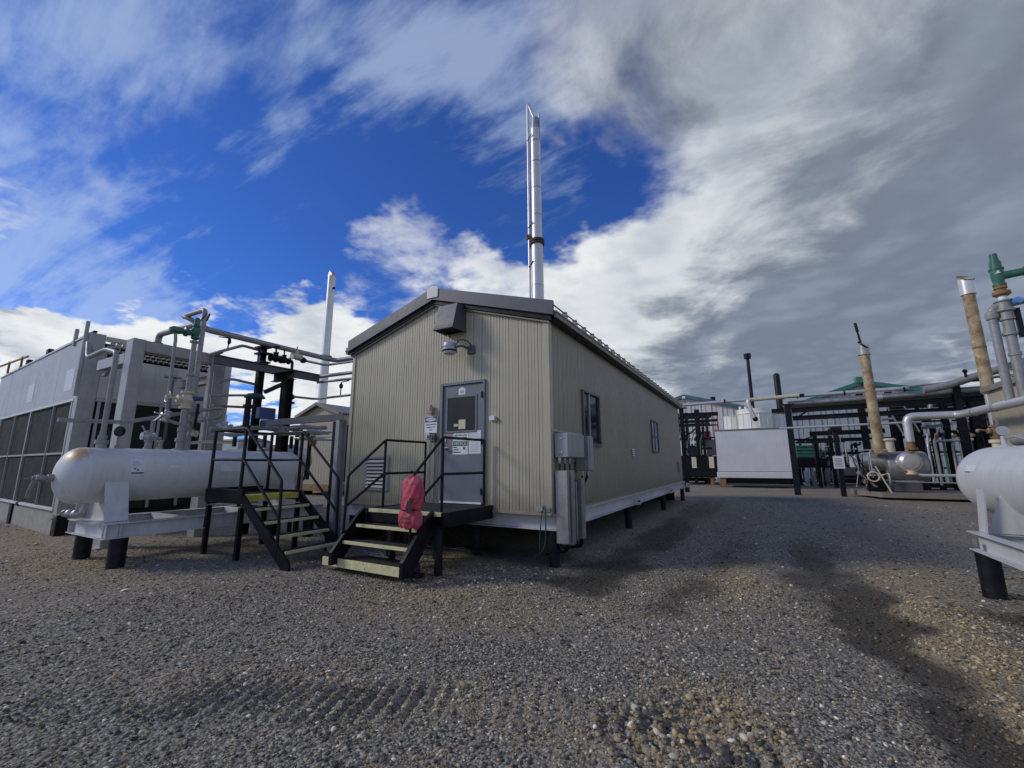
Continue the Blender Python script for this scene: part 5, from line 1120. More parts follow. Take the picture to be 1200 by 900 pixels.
for (x, y) in [(5.14, 1.13), (6.48, 1.13), (5.14, -2.5), (6.48, -2.5)]: part('pile', MB().cyl((x, y, -.1), (x, y, .51), .105, None, 20), M_PILE, V2)
part('bolt_plate', MB().box(5.04, 5.046, 1.06, 1.16, .58, .66), M_GALV, V2)
part('nozzle', MB().lathe((cx2, 2.22, 1.74), (0, 0, 1), [(0, .06), (.09, .06), (.09, .085), (.13, .085), (.14, .04), (.18, .04)], 14), M_CREAM, V2)
valve(V2, (cx2, 2.20, 1.98), (0, 0, 1), .04, M_RUST2, (-1, -.2, .2), wr=0); part('valve_lever', MB().bar((cx2, 2.15, 1.98), (cx2-.04, 2.0, 2.16), .03, .01), M_GALV, V2)
part('nozzle', MB().lathe((cx2, 2.04, 1.75), (0, 0, 1), [(0, .07), (.03, .07), (.05, .03), (.16, .025)], 14), M_VES2, V2)
gauge(V2, (cx2, 2.02, 1.98), (-.3, -1, .1), .062, M_GALV)
part('gauge_valve', MB().tube([(cx2, 2.0, 1.88), (cx2+.06, 1.9, 1.90), (cx2+.12, 1.82, 1.86)], .016, 8, .03), M_GREYP, V2)
L_ = curved_label(1.72, 2.02, 1.44, 1.52, M_SIGN, 'faded_label', .004, V2, cx2, cz2, R2, -1); curved_label(1.86, 2.02, 1.43, 1.438, M_INK, 'label_edge', .006, V2, cx2, cz2, R2, -1)

# ------------------------------------------------------------------ long rack across the yard behind
RY = 19.4
RK = thing('pipe_rack', 'long black steel rack crossing the yard behind, carrying bright pipes', 'pipe rack', (6, RY, 0))
for (x, y, h, w) in [(-.62, RY, 4.6, .22), (4.46, RY, 4.45, .26), (10.75, RY, 4.9, .26), (15.2, RY, 4.9, .26)]:
    part('column', MB().ibeam((x, y, 0), (x, y, h), w, w, .018, (0, 1, 0)), M_BLACK if x < 4 else M_PILE, RK)
    part('cap_plate', MB().box(x-.3, x+.3, y-.2, y+.2, h, h+.04), M_BLACK, RK)
part('beam', MB().ibeam((-.5, RY, 4.22), (1.25, RY, 4.20), .16, .2), M_BLACK, RK)
part('beam', MB().ibeam((3.75, RY, 4.18), (4.3, RY, 4.18), .16, .2), M_BLACK, RK)
part('beam', MB().ibeam((4.62, RY, 4.16), (15, RY, 4.30), .2, .24), M_BLACK, RK)
part('beam', MB().ibeam((4.62, RY+.03, 3.76), (15, RY+.03, 3.86), .18, .22), M_BLACK, RK)
part('beam', MB().bar((4.62, RY, 2.54), (6.6, RY, 2.56), .09, .10), M_BLACK, RK)
part('brace', MB().bar((4.75, RY+.1, 2.6), (6.3, RY+.1, 3.2), .06, .06), M_BLACK, RK)
part('brace', MB().bar((4.9, RY+.1, 3.85), (5.35, RY+.1, 4.15), .08, .08), M_BLACK, RK)
part('beam', MB().bar((-.5, RY, 3.85), (1.2, RY, 3.85), .08, .14), M_BLACK, RK)
part('brace', MB().bar((-.5, RY, 3.0), (.9, RY, 4.1), .07, .07), M_BLACK, RK)
RP = thing('bright_rack_pipe', 'long bright pipe lying highest along the far rack', 'pipe', (4, RY, 4.6))
pipe(RP, [(-.75, RY-.06, 4.78), (2.4, RY-.06, 4.84), (9.2, RY-.06, 4.90)], .085, M_SILV, .2)
pipe(RP, [(9.0, RY-.06, 4.93), (12.9, RY-.06, 5.16), (15.5, RY-.06, 5.2)], .05, M_GREYP, .2)
for x in (1.6, 3.1, 4.3, 4.9, 6.8, 9.0): part('pipe_clamp', MB().cyl((x, RY-.06, 4.845), (x+.06, RY-.06, 4.85), .115, None, 14), M_BLACK, RP)
RP2 = thing('beige_wrapped_pipe', 'short beige wrapped pipe section on the rack above the white fan housing', 'pipe', (3.9, RY-.3, 4.7))
pipe(RP2, [(2.9, RY-.3, 4.80), (5.0, RY-.3, 4.86)], .10, M_BEIGEP); part('end_collar', MB().cyl((4.98, RY-.3, 4.855), (5.2, RY-.3, 4.86), .08, None, 12), M_BLACK, RP2)
pipe(RP2, [(2.9, RY-.34, 4.80), (2.72, RY-.36, 4.75), (2.78, RY-.38, 4.40), (2.95, RY-.4, 3.85)], .10, M_SILV, .12); part('end_valve', MB().ball((2.98, RY-.4, 3.78), .13, 10, 8), M_BLACK, RP2)
RP3 = thing('dull_rack_pipe', 'thick dull grey insulated pipe below the bright one on the far rack', 'pipe', (9, RY, 4.4))
pipe(RP3, [(4.5, RY+.12, 4.50), (15.5, RY+.12, 4.74)], .15, M_DULL); pipe(RP3, [(4.5, RY+.45, 4.45), (15.5, RY+.45, 4.6)], .12, M_DULL)
for x in (8.0, 11.9): part('pipe_band', MB().cyl((x, RY+.12, 4.50+.24*(x-4.5)/11), (x+.25, RY+.12, 4.505+.24*(x-4.5)/11), .165, None, 18), M_SILV, RP3)
RP4 = thing('low_rack_pipe', 'thin bright pipe slung lowest under the far rack', 'pipe', (8, RY, 3.2))
pipe(RP4, [(4.0, RY-.14, 3.27), (9.4, RY-.14, 3.33)], .055, M_SILV); part('green_flange', MB().cyl((7.55, RY-.14, 3.31), (7.62, RY-.14, 3.31), .13, None, 14), M_GREEN, RP4)
RP5 = thing('thick_rising_pipe', 'thick grey pipe rising towards the right end of the far rack', 'pipe', (12, RY, 4.9))
pipe(RP5, [(9.6, RY-.4, 4.72), (10.2, RY-.4, 4.80), (15.5, RY-.4, 6.45)], .16, M_GREYP, .3); part('pipe_shoe', MB().box(11.2, 11.6, RY-.5, RY-.3, 4.94, 5.02), M_BLACK, RP5)
part('small_valve', MB().cyl((11.0, RY-.5, 5.0), (11.0, RY-.5, 5.45), .05, None, 8).ball((11.0, RY-.5, 5.4), .09, 8, 6), M_BLACK, RP5)
# lone black posts in front of the rack, one with a paper notice
PN = thing('notice_post', 'black steel post with a white paper notice in front of the far rack', 'post', (6.25, 19.2, 0))
part('post', MB().bar((6.25, 19.2, 0), (6.25, 19.2, 3.05), .2, .2, .01), M_BLACK, PN); part('cap', MB().box(6.05, 6.5, 19.0, 19.4, 3.05, 3.22, .01), M_BLACK, PN)
nt_ = part('notice', MB().box(6.0, 6.42, 19.06, 19.08, 1.28, 1.86), M_SIGN, PN)
for k in range(6): part('print_line', MB().box(6.05, 6.36-.04*(k % 2), 19.052, 19.058, 1.38+k*.07, 1.40+k*.07), M_INK, nt_)
part('angle', MB().bar((6.42, 19.3, 1.9), (6.42, 19.3, 2.8), .04, .04), M_SIGN, PN)
PN2 = thing('goalpost_stand', 'low black goalpost stand of two legs left of the notice post', 'stand', (6.8, 27.5, 0))
for (x, y) in [(6.25, 27.6), (7.05, 27.6)]: part('leg', MB().bar((x, y, 0), (x, y, 3.25), .26, .2), M_BLACK, PN2)
part('cross_bar', MB().bar((6.0, 27.6, 3.40), (9.8, 27.6, 3.45), .2, .28), M_BLACK, PN2); part('cross_bar', MB().bar((4.3, 27.6, 3.05), (10.4, 27.6, 3.0), .1, .14), M_BLACK, PN2)
for k, x in enumerate((8.55, 9.15, 9.9)):
    p_ = solo('steel_post', MB().ibeam((x, 26, -.02), (x, 26, 5.6), .3, .3, .02, (0, 1, 0)), M_BLACK, ['leftmost', 'middle', 'rightmost'][k]+' of three tall black posts left of the rusty heater stack', 'post')

# ------------------------------------------------------------------ white cooling tower with fan housings
WT = thing('white_cooling_tower', 'white boxy cooling tower with round cream fan housings on top behind the rack', 'cooling tower', (2.75, 26.5, 0))
part('casing', MB().add([(.55, 25.3, 1.0), (4.86, 25.3, 1.0), (4.86, 28.2, 1.0), (.55, 28.2, 1.0), (.60, 25.32, 3.66), (4.82, 25.32, 3.66), (4.82, 28.2, 3.66), (.60, 28.2, 3.66)], [(0, 1, 5, 4), (1, 2, 6, 5), (2, 3, 7, 6), (3, 0, 4, 7), (4, 5, 6, 7), (0, 3, 2, 1)]), M_WHITE2, WT, smooth=False)
part('basin', MB().box(.50, 4.90, 25.22, 28.25, .60, .985, .03), M_WHITE2, WT)
part('seam', MB().box(.54, 4.87, 25.28, 25.295, .99, 1.02), M_TRIM, WT)
part('plinth', MB().box(.9, 4.7, 25.6, 28, .25, .595), M_BLACK, WT); part('timber_block', MB().box(.62, .98, 25.3, 25.7, -.05, .59), M_RUST2, WT); part('corner_leg', MB().box(4.78, 4.88, 25.25, 25.35, .3, .59), M_WHITE2, WT)
part('top_flange', MB().box(.52, 4.90, 25.26, 28.2, 3.665, 3.73, .01), M_TRIM2, WT)
for (x, y, r, h) in [(1.72, 26.6, .62, .95), (3.0, 26.3, 1.05, 1.02), (4.25, 26.7, .60, .92)]:
    fh = part('fan_housing', MB().lathe((x, y, 3.735), (0, 0, 1), [(0, r*1.03), (.04, r*1.03), (.05, r), (h-.05, r*.99), (h-.04, r*1.04), (h, r*1.04), (h, r*.94), (h-.3, r*.92)], 36), M_WHITE, WT)
    if r > 1: part('fan_stack', MB().lathe((x, y, 3.74+h), (0, 0, 1), [(0, r*.98), (.28, r*.98), (.28, r*.92), (.05, r*.9)], 36), M_WHITE, WT)
    else: part('fan_guard', MB().cyl((x, y, 3.72+h-.1), (x, y, 3.72+h-.08), r*.9, None, 24), M_HOLE, WT)
    for k in range(6):
        a = math.pi*(1.12+.76*k/5); part('rib', MB().cyl((x+r*math.cos(a), y+r*math.sin(a), 3.79), (x+r*math.cos(a), y+r*math.sin(a), 3.70+h-.05), .028, None, 8), M_WHITE, fh)
for k in range(3): part('motor', MB().cyl((2.2+k*.33, 25.9, 4.9), (2.2+k*.33, 25.9, 5.25), .08, None, 10), M_WHITE, WT)
ST = solo('black_flue', MB().lathe((2.95, 27.5, 3.9), (0, 0, 1), [(0, .12), (4.9, .105), (4.9, .22), (5.25, .24), (5.26, .1)], 14), M_PILE, 'tall thin black flue with a capped top above the white cooling tower', 'flue')
ST2 = solo('black_flue', MB().lathe((4.55, 27.5, 3.9), (0, 0, 1), [(0, .20), (3.55, .19), (3.66, .12)], 16), M_PILE, 'shorter thicker black flue right of the thin capped one', 'flue')

# ------------------------------------------------------------------ horizontal heater with a rusty stack
H2 = thing('line_heater', 'dull silver horizontal heater with a rust streaked stack on a low skid', 'heater', (8.2, 18.5, 0))
part('skid_deck', MB().add([(6.6, 19.9, .10), (7.35, 17.6, .10), (12.2, 17.6, .10), (12.2, 21, .10), (6.6, 19.9, .30), (7.35, 17.6, .30), (12.2, 17.6, .30), (12.2, 21, .30)], [(0, 1, 5, 4), (1, 2, 6, 5), (2, 3, 7, 6), (3, 0, 4, 7), (4, 5, 6, 7), (0, 3, 2, 1)]), M_TRIM2, H2, smooth=False)
for x in (7.8, 9.4, 11.2): part('block', MB().box(x, x+.4, 17.8, 20.5, -.05, .095), M_BLACK, H2)
part('barrel', MB().lathe((7.85, 18.9, 1.38), (1.0, -.12, 0), [(0, .45), (.05, .62), (.1, .66), (1.25, .66), (1.36, .60), (1.44, .42), (1.47, .1)], 36), M_DULL, H2)
part('burner_section', MB().lathe((7.0, 18.95, 1.62), (1, -.05, 0), [(0, .1), (.02, .36), (.1, .38), (.85, .42), (.9, .46)], 28), M_DULL, H2)
part('manway', MB().lathe((8.42, 18.35, 1.58), (.25, -1, .02), [(0, .36), (.3, .36), (.31, .43), (.36, .43), (.37, .38), (.46, .30), (.5, .1)], 28), M_SILV, H2)
part('manway_nozzle', MB().lathe((8.5, 17.95, 1.22), (0, 0, -1), [(0, .14), (.1, .14), (.1, .2), (.16, .2), (.17, .1)], 14), M_CREAM, H2)
part('saddle', MB().box(7.95, 8.85, 18.3, 19.4, .31, .72, .02), M_TRIM, H2); part('saddle_top', MB().box(7.9, 8.9, 18.25, 19.45, .725, .80, .02), M_DULL, H2)
part('burner_box', MB().box(7.05, 7.7, 18.4, 18.9, .32, .75, .02), M_BLACK, H2)
part('stack', MB().lathe((7.62, 18.3, 1.95), (0, 0, 1), [(0, .30), (.12, .30), (.14, .20), (4.5, .185)], 24), M_RUST, H2)
part('stack_collar', MB().lathe((7.62, 18.3, 6.42), (0, 0, 1), [(0, .235), (.04, .235), (.05, .215), (.42, .215)], 24), M_DULL, H2); part('stack_cap', MB().cyl((7.62, 18.3, 6.86), (7.66, 18.28, 6.90), .27, None, 20), M_BLACK, H2)
part('stack_mast', MB().cyl((7.56, 18.3, 6.9), (7.50, 18.3, 7.55), .05, .04, 8).cyl((7.50, 18.3, 7.56), (7.46, 18.3, 7.98), .065, .06, 8), M_BLACK, H2)
part('vent_stub', MB().lathe((7.98, 18.2, 2.0), (0, 0, 1), [(0, .16), (.5, .15), (.5, .23), (.56, .23), (.6, .15)], 16), M_BEIGEP, H2)
part('outlet_flange', MB().lathe((8.62, 18.0, 1.98), (0, 0, 1), [(0, .12), (.1, .12), (.1, .22), (.2, .22), (.2, .14), (.45, .14)], 16), M_RUST2, H2)
pipe(H2, [(8.6, 17.95, 1.12), (8.75, 17.9, 1.02), (10.6, 17.9, 1.02)], .06, M_SILV, .1)
pipe(H2, [(6.9, 18.3, 2.1), (8.0, 18.1, 2.1)], .03, M_GALV); pipe(H2, [(7.2, 18.0, .9), (7.2, 18.0, 2.0), (7.35, 18.2, 2.1)], .03, M_GALV, .05)
pipe(H2, [(7.9, 17.8, .75), (10.5, 17.8, .72)], .025, M_GALV); pipe(H2, [(7.0, 18.1, 1.0), (7.5, 18.1, 1.0), (7.75, 18.0, 1.1), (7.75, 18.0, .7)], .03, M_CREAM, .05)
part('fuel_hoop', MB().sweep([(7.2+.2*math.cos(t*math.pi/8), 17.9, .95+.2*math.sin(t*math.pi/8)) for t in range(17)], [.03]*17, 8, False), M_CREAM, H2); part('prop', MB().bar((7.3, 17.85, 1.4), (7.7, 17.8, .3), .05, .05), M_CREAM, H2)
part('panel', MB().box(6.55, 6.8, 18.6, 18.65, 1.35, 1.85), M_SIGN, H2)
for k in range(9): part('tubing', MB().tube([(6.7+rs.uniform(-.2, .5), 18.3, 1.9), (6.6+rs.uniform(-.1, .6), 18.2, 1.2+rs.uniform(-.2, .2)), (6.8+rs.uniform(-.2, .6), 18.2, .5)], .018, 6, .15), M_GALV if k % 2 else M_BLACK, H2)
for k in range(5): part('regulator', MB().lathe((6.75+k*.18, 18.15, .7+rs.uniform(-.1, .5)), (0, 0, 1), [(0, .05), (.05, .08), (.12, .08), (.14, .04), (.2, .04)], 12), [M_GALV, M_RUST2, M_BLACK][k % 3], H2)
# big insulated line from the heater that comes forward past the beige box
BP = thing('insulated_line', 'big bright insulated pipe rising from the heater and running forward past the beige box', 'pipe', (10, 17, 2.3))
pipe(BP, [(8.62, 18.0, 2.42), (8.62, 18.0, 3.5), (10.3, 18.0, 3.48), (10.3, 9.0, 3.40)], .155, M_SILV, .30)
for y in (16.5, 14.8): part('cladding_band', MB().cyl((10.3, y, 3.455), (10.3, y+.12, 3.455), .168, None, 18), M_DULL, BP)
UP = thing('relief_riser', 'tall grey riser with an elbow at its top left of the green relief valve', 'pipe', (10.3, 13.8, 3.5))
pipe(UP, [(10.3, 13.85, 3.45), (10.3, 13.85, 6.68), (10.62, 13.8, 6.85)], .12, M_GREYP, .22); part('collar', MB().lathe((10.3, 13.85, 6.3), (0, 0, 1), [(0, .12), (.04, .16), (.14, .18), (.26, .17), (.3, .13)], 16), M_GREYP, UP)
GV = thing('green_relief_valve', 'green relief valve on a stepped grey riser at the top right corner of the yard', 'relief valve', (10.62, 13.8, 3.3))
RVZ = 6.55
part('riser', MB().lathe((10.62, 13.8, 3.4), (0, 0, 1), [(0, .13), (1.6, .13), (1.62, .16), (1.72, .16), (1.74, .13), (2.3, .13), (2.32, .19), (2.40, .19), (2.42, .14), (2.82, .14), (2.84, .2), (2.92, .2), (2.94, .16), (3.1, .16)], 20), M_GREYP, GV)
part('black_rod', MB().bar((10.86, 13.75, 5.6), (10.86, 13.75, 6.6), .12, .12), M_BLACK, GV)
part('cross_fitting', MB().lathe((10.62, 13.8, 6.50), (0, 0, 1), [(0, .16), (.05, .24), (.12, .24), (.14, .19), (.36, .19), (.38, .24), (.42, .24)], 18), M_GREYP, GV)
part('side_arm', MB().cyl((10.74, 13.78, 6.78), (11.6, 13.6, 6.86), .10, None, 14), M_GREYP, GV); part('blue_cap', MB().cyl((10.85, 13.62, 6.80), (10.86, 13.5, 6.82), .11, None, 14), mat('blue_cap_paint', (.12, .28, .62), .4), GV)
part('white_spool', MB().cyl((10.62, 13.8, 6.92), (10.62, 13.8, 7.08), .11, None, 16), M_SIGN, GV)
part('rusty_flange', MB().lathe((10.62, 13.8, 7.08), (0, 0, 1), [(0, .14), (.06, .22), (.16, .22), (.17, .13), (.26, .13), (.27, .17), (.38, .15)], 16), M_RUST2, GV)
gb = part('valve_body', MB().lathe((10.62, 13.8, 7.46), (0, 0, 1), [(0, .17), (.06, .17), (.07, .13), (.3, .17), (.55, .17), (.57, .19), (.62, .19), (.63, .15), (.85, .15), (.87, .12), (.95, .12), (.96, .10), (1.15, .10), (1.16, .08)], 18), M_GREEN, GV)
part('outlet', MB().lathe((10.72, 13.78, 7.80), (1, -.15, .03), [(0, .14), (.25, .13), (.26, .13), (.9, .13)], 16), M_GREEN, gb); part('outlet_flange', MB().cyl((11.2, 13.70, 7.81), (11.3, 13.68, 7.81), .17, None, 16), M_RUST2, gb)
part('tag', MB().prism([(10.50, 7.85), (10.64, 7.85), (10.58, 7.97)], 'y', 13.60, 13.61), M_SIGN, gb)
# beige box with the second rusty stack
XB = thing('beige_process_box', 'tall beige cladded box with a dark rim at the right edge', 'equipment box', (12.5, 15, 0))
n = 7
for k in range(n):
    a = 17.4-(k+1)*.95; part('cladding_panel', MB().box(11.0, 11.05, a+.006, a+.944, .3, 4.22, .006), M_BEIGE, XB)
part('end_wall', MB().box(11.06, 14.5, 17.33, 17.38, .3, 4.22), M_BEIGE, XB); part('core', MB().box(11.06, 14.5, 10.9, 17.3, .3, 4.2), M_BEIGE, XB)
part('rim', MB().box(10.86, 11.06, 10.7, 17.5, 4.25, 4.46, .01).box(11.062, 14.5, 17.3, 17.5, 4.25, 4.46, .01), M_TRIM2, XB)
part('skid', MB().box(10.9, 14.5, 10.8, 17.5, -.05, .29), M_BLACK, XB)
part('access_door', MB().box(10.975, 10.998, 14.3, 15.2, 1.6, 3.0, .004), M_BEIGE, XB); part('label', MB().box(10.965, 10.973, 12.9, 13.4, 2.0, 2.3), M_SIGN, XB)
for k in range(5): part('ladder_rung', MB().bar((10.93, 14.15, 3.4+k*.16), (10.93, 13.8, 3.4+k*.16), .03, .03), M_GALV, XB)
RS = thing('rusty_flue', 'tall slender rusty flue with a silver top band beside the beige box', 'flue', (11.35, 18.2, 0))
RT2 = 9.3
part('flue_pipe', MB().cyl((11.35, 18.2, 4.3), (11.35, 18.2, RT2-.75), .20, None, 20), M_RUST, RS); part('lower_pipe', MB().cyl((11.35, 18.2, 0), (11.35, 18.2, 4.28), .16, None, 18), M_SILV, RS)
part('top_band', MB().cyl((11.35, 18.2, RT2-.75), (11.35, 18.2, RT2-.05), .245, None, 22), M_SILV, RS); part('cap', MB().cyl((11.35, 18.2, RT2), (11.36, 18.18, RT2+.03), .30, None, 22), M_RUST2, RS); part('joint_ring', MB().cyl((11.35, 18.2, 6.2), (11.35, 18.2, 6.26), .215, None, 20), M_RUST2, RS)
YP = solo('yellow_fitting', MB().lathe((11.9, 17.0, 4.47), (0, 0, 1), [(0, .2), (.3, .2), (.3, .26), (.36, .26), (.37, .16), (.55, .16), (.56, .28), (.6, .28)], 16), mat('ochre_paint', (.38, .26, .08), .5, 0, .2, 6, rust=.3), 'ochre flanged vent on top of the beige box', 'vent')

# ------------------------------------------------------------------ second, denser rack to the right
R2_ = thing('pipe_rack', 'crowded black pipe rack with many posts behind the heater on the right', 'pipe rack', (12, 24, 0))
for k, (x, h, w) in enumerate([(10.35, 4.0, .34), (11.0, 3.3, .22), (11.55, 4.9, .26), (12.1, 3.3, .30), (12.75, 4.9, .5), (13.3, 3.3, .3), (14.2, 4.9, .3), (15.4, 4.9, .3)]):
    part('column', MB().ibeam((x, 24, 0), (x, 24, h), w, w*.8, .02, (0, 1, 0)), M_BLACK, R2_)
for (x0, x1, z0, z1, w, h, m) in [(9.8, 12.4, 3.18, 3.62, .16, .16, M_GREYP), (10.2, 16, 4.10, 4.20, .24, .30, M_BLACK), (11.2, 16, 4.62, 4.75, .2, .22, M_BLACK), (10.3, 16, 3.85, 3.9, .16, .14, M_TRIM), (10.9, 16, 3.02, 3.2, .2, .22, M_BLACK)]:
    part('beam', MB().bar((x0, 24, z0), (x1, 24, z1), w, h), m, R2_)
RQ = thing('rack_pipes', 'bright and dull pipes threaded through the crowded right hand rack', 'pipes', (12, 23.8, 2.6))
pipe(RQ, [(11.0, 23.7, 3.95), (11.0, 23.7, 4.55), (13.0, 23.7, 5.15), (14.5, 23.7, 5.2)], .11, M_GREYP, .2)
pipe(RQ, [(10.9, 23.7, 2.62), (12.35, 23.7, 2.66)], .07, M_SILV); pipe(RQ, [(10.9, 23.7, .4), (10.9, 23.7, 2.6), (11.2, 23.7, 3.3)], .06, M_GREYP, .1)
for k in range(6): pipe(RQ, [(10.6+k*.32, 23.6+.05*k, .5), (10.6+k*.32, 23.6+.05*k, 2.4+.2*(k % 3)), (10.75+k*.32, 23.9, 3.0)], .05, [M_SILV, M_GREYP, M_GREEN, M_GALV][k % 4], .1)
for k in range(9): part('valve', MB().lathe((10.95+k*.22, 23.65, 2.86+.22*(k % 3)), (1, 0, 0), [(0, .05), (.04, .1), (.12, .1), (.16, .05)], 10), [M_RUST2, M_GALV, M_BLACK][k % 3], RQ)
pipe(RQ, [(8.95, 23.7, 3.85), (9.6, 23.7, 3.86), (9.6, 23.7, 3.5)], .07, M_GREYP, .08); pipe(RQ, [(9.7, 23.6, 3.78), (10.9, 23.6, 3.82)], .16, M_TRIM)
CTR = thing('cable_tray', 'sloping dark cable tray hanging beside the rusty heater stack', 'cable tray', (9.6, 23, 3))
a, b = Vector((9.35, 22.6, 4.45)), Vector((9.75, 22.6, 3.05))
for dx in (0, .66): part('tray_side', MB().bar(a+Vector((dx-.33, 0, 0)), b+Vector((dx-.28, 0, 0)), .08, .06), M_GREYP, CTR)
part('tray_bed', MB().bar(a, b+Vector((.03, 0, 0)), .03, .56), M_BLACK, CTR)
for k in range(10): part('rung', MB().bar(a.lerp(b, (k+.5)/10)+Vector((-.27, -.04, 0)), a.lerp(b, (k+.5)/10)+Vector((.3, -.04, 0)), .02, .02), M_TRIM, CTR)
LPn = solo('low_grey_line', MB().tube([(8.0, 7.7, 2.05), (8.0, 2.0, 2.05), (8.0, -2.0, 2.05)], .13, 14), M_GREYP, 'thick grey line running behind the white tank at the right edge', 'pipe')
for y in (7.3, 3): solo('pipe_stand', MB().bar((8.0, y, -.02), (8.0, y, 1.9), .12, .12), M_BLACK, ('farther' if y > 5 else 'nearer')+' black stand under the thick line behind the white tank', 'stand')

# ------------------------------------------------------------------ dark skids with red frame, left of the white tower
DS = thing('compressor_skid', 'dark equipment skid with two cream plates and black framing beyond the building', 'equipment skid', (-.8, 28, 0))
part('tub', MB().box(-2.6, .45, 28.2, 31, .55, 2.05, .03), M_BLACK, DS)
for x in (-1.35, -.18): part('cream_plate', MB().box(x, x+.32, 28.15, 28.19, 1.20, 2.0), M_CREAM, DS)
for x in (-1.9, -1.25, -.2): part('foot', MB().box(x, x+.2, 28.3, 28.6, -.05, .54), M_RUST2 if x > -1 else M_BLACK, DS)
for (x, h, w) in [(-2.1, 5.3, .16), (-1.5, 5.3, .22), (-.75, 5.5, .34), (-.45, 4.2, .12)]: part('upright', MB().bar((x, 28.3, 2.0), (x, 28.3, h), w, w), M_BLACK, DS)
for (z, h, m) in [(4.9, .2, M_BLACK), (4.35, .24, M_BLACK), (3.75, .12, M_GREYP), (3.3, .2, M_BLACK), (2.6, .16, M_BLACK)]: part('cross_member', MB().bar((-2.4, 28.25, z), (.1 if m is M_BLACK else -.6, 28.25, z), .1, h), m, DS)
for k in range(8): part('skid_pipe', MB().tube([(-2.2+k*.22, 28.1, 2.1), (-2.2+k*.22, 28.1, 2.9+.25*(k % 3)), (-2.0+k*.22, 28.05, 3.6)], .045, 8, .1), [M_GALV, M_SIGN, M_BLACK, M_GREEN][k % 4], DS)
part('fan_guard', MB().cyl((-1.2, 28.05, 2.45), (-1.2, 28.15, 2.45), .4, None, 20), M_PILE, DS)
RF = thing('red_stair_frame', 'red steel ladder frame standing between the dark skid and the white tower', 'ladder frame', (.1, 29, 0))
for (x) in (-.42, .52): part('upright', MB().bar((x, 29, 0), (x+(.05 if x > 0 else 0), 29, 5.2), .08, .08), M_RED, RF)
for z in (3.42, 4.35, 5.15): part('rail', MB().bar((-.9 if z > 4 else -.42, 29, z), (.52, 29, z), .08, .12), M_RED, RF)
for k in range(6): part('baluster', MB().bar((-.8+k*.24, 29, 4.35), (-.8+k*.24, 29, 5.15), .03, .03), M_RED, RF)
for k in range(4): part('baluster', MB().bar((-.3+k*.24, 29, 3.45), (-.3+k*.24, 29, 4.3), .03, .03), M_RED, RF)
part('grey_door', MB().box(-.36, .46, 29.1, 29.15, 2.1, 3.3), M_GREYP, RF)

# ------------------------------------------------------------------ far buildings
def cladded(name, lab, x0, x1, ax, ze, za, y, m, mr, depth=14, rt=.32, wins=(), pw=.9):
    t_ = thing(name, lab, 'building', ((x0+x1)/2, y+depth/2, 0)); n = int((x1-x0)/pw); w = (x1-x0)/n
    def zz(x): return za+(ze-za)*abs(x-ax)/((ax-x0) if x < ax else (x1-ax))
    for k in range(n):
        a = x0+k*w; b = a+w; pts = [(a+.03, 0), (b-.03, 0), (b-.03, zz(b))]+([(ax, za)] if a < ax < b else [])+[(a+.03, zz(a))]
        part('siding_panel', MB().prism(pts, 'y', y, y+.12), m, t_)
        part('panel_rib', MB().bar((a+w*.5, y-.03, 0), (a+w*.5, y-.03, zz(a+w*.5)-.05), .10, .05), m, t_)
    part('inner_wall', MB().prism([(x0, 0), (x1, 0), (x1, ze-.1), (ax, za-.1), (x0, ze-.1)], 'y', y+.08, y+depth), m, t_)
    for s_ in (-1, 1):
        e = x0-.4 if s_ < 0 else x1+.4; zr = za+(ze-za)*abs(e-ax)/((ax-x0) if s_ < 0 else (x1-ax))
        rp = part('roof', MB().add([(ax, y-.3, za+.05), (e, y-.3, zr+.05), (e, y+depth, zr+.05), (ax, y+depth, za+.05), (ax, y-.3, za+.05+rt*.35), (e, y-.3, zr+.05+rt*.35), (e, y+depth, zr+.05+rt*.35), (ax, y+depth, za+.05+rt*.35)], [(3, 2, 1, 0), (4, 5, 6, 7), (0, 1, 5, 4), (1, 2, 6, 5), (2, 3, 7, 6), (3, 0, 4, 7)]), mr, t_, smooth=False)
        part('barge_board', MB().bar((ax, y-.33, za+.05), (e, y-.33, zr+.05), .05, rt), mr, t_)
    for (a, b, c, d) in wins:
        fr = part('window', MB().box(a, b, y-.06, y-.005, c, d, .02), M_TRIM, t_); part('pane', MB().box(a+.08, b-.08, y-.075, y-.062, c+.08, d-.08), M_GLASS, fr)
    return t_
B1 = cladded('far_building', 'pale cladded hall with a bright green roof behind the right hand rack', 4.9, 19.5, 11.3, 6.15, 8.25, 40, M_WALLB, M_GROOF, wins=[(6.5, 8.1, 1.2, 2.3)])
part('ridge_block', MB().box(10.9, 11.6, 39.5, 40.5, 8.25, 8.75), M_GROOF, B1)
B2 = cladded('far_building', 'off-white gabled building with a dull teal roof beyond the long beige building', -9, 2.7, -3.15, 6.7, 8.35, 41, M_WALLW, M_TEAL, wins=[(-2.4, -1.0, 3.2, 4.6), (-.4, 1.0, 3.2, 4.6), (-6, -5, 3, 4.4)])
part('roof_vent', MB().cyl((-.6, 43, 7.7), (-.6, 43, 8.4), .25, None, 12), M_BLACK, B2); part('ridge_light', MB().box(-3.3, -3.0, 40.5, 40.6, 8.1, 8.35), M_SIGN, B2)
B3 = cladded('far_building', 'low off-white hall joining the two far buildings behind the white tower', 2.75, 4.85, 3.8, 5.4, 5.9, 42, M_WALLW, M_TRIM2)
B4 = cladded('far_building', 'pale hall farthest right behind the beige box', 20, 36, 28, 5.8, 7.6, 44, M_WALLB, M_TRIM2)
GC = thing('green_container', 'green mesh sided bin on a black trailer right of the white cooling tower', 'bin', (6, 31, 0))
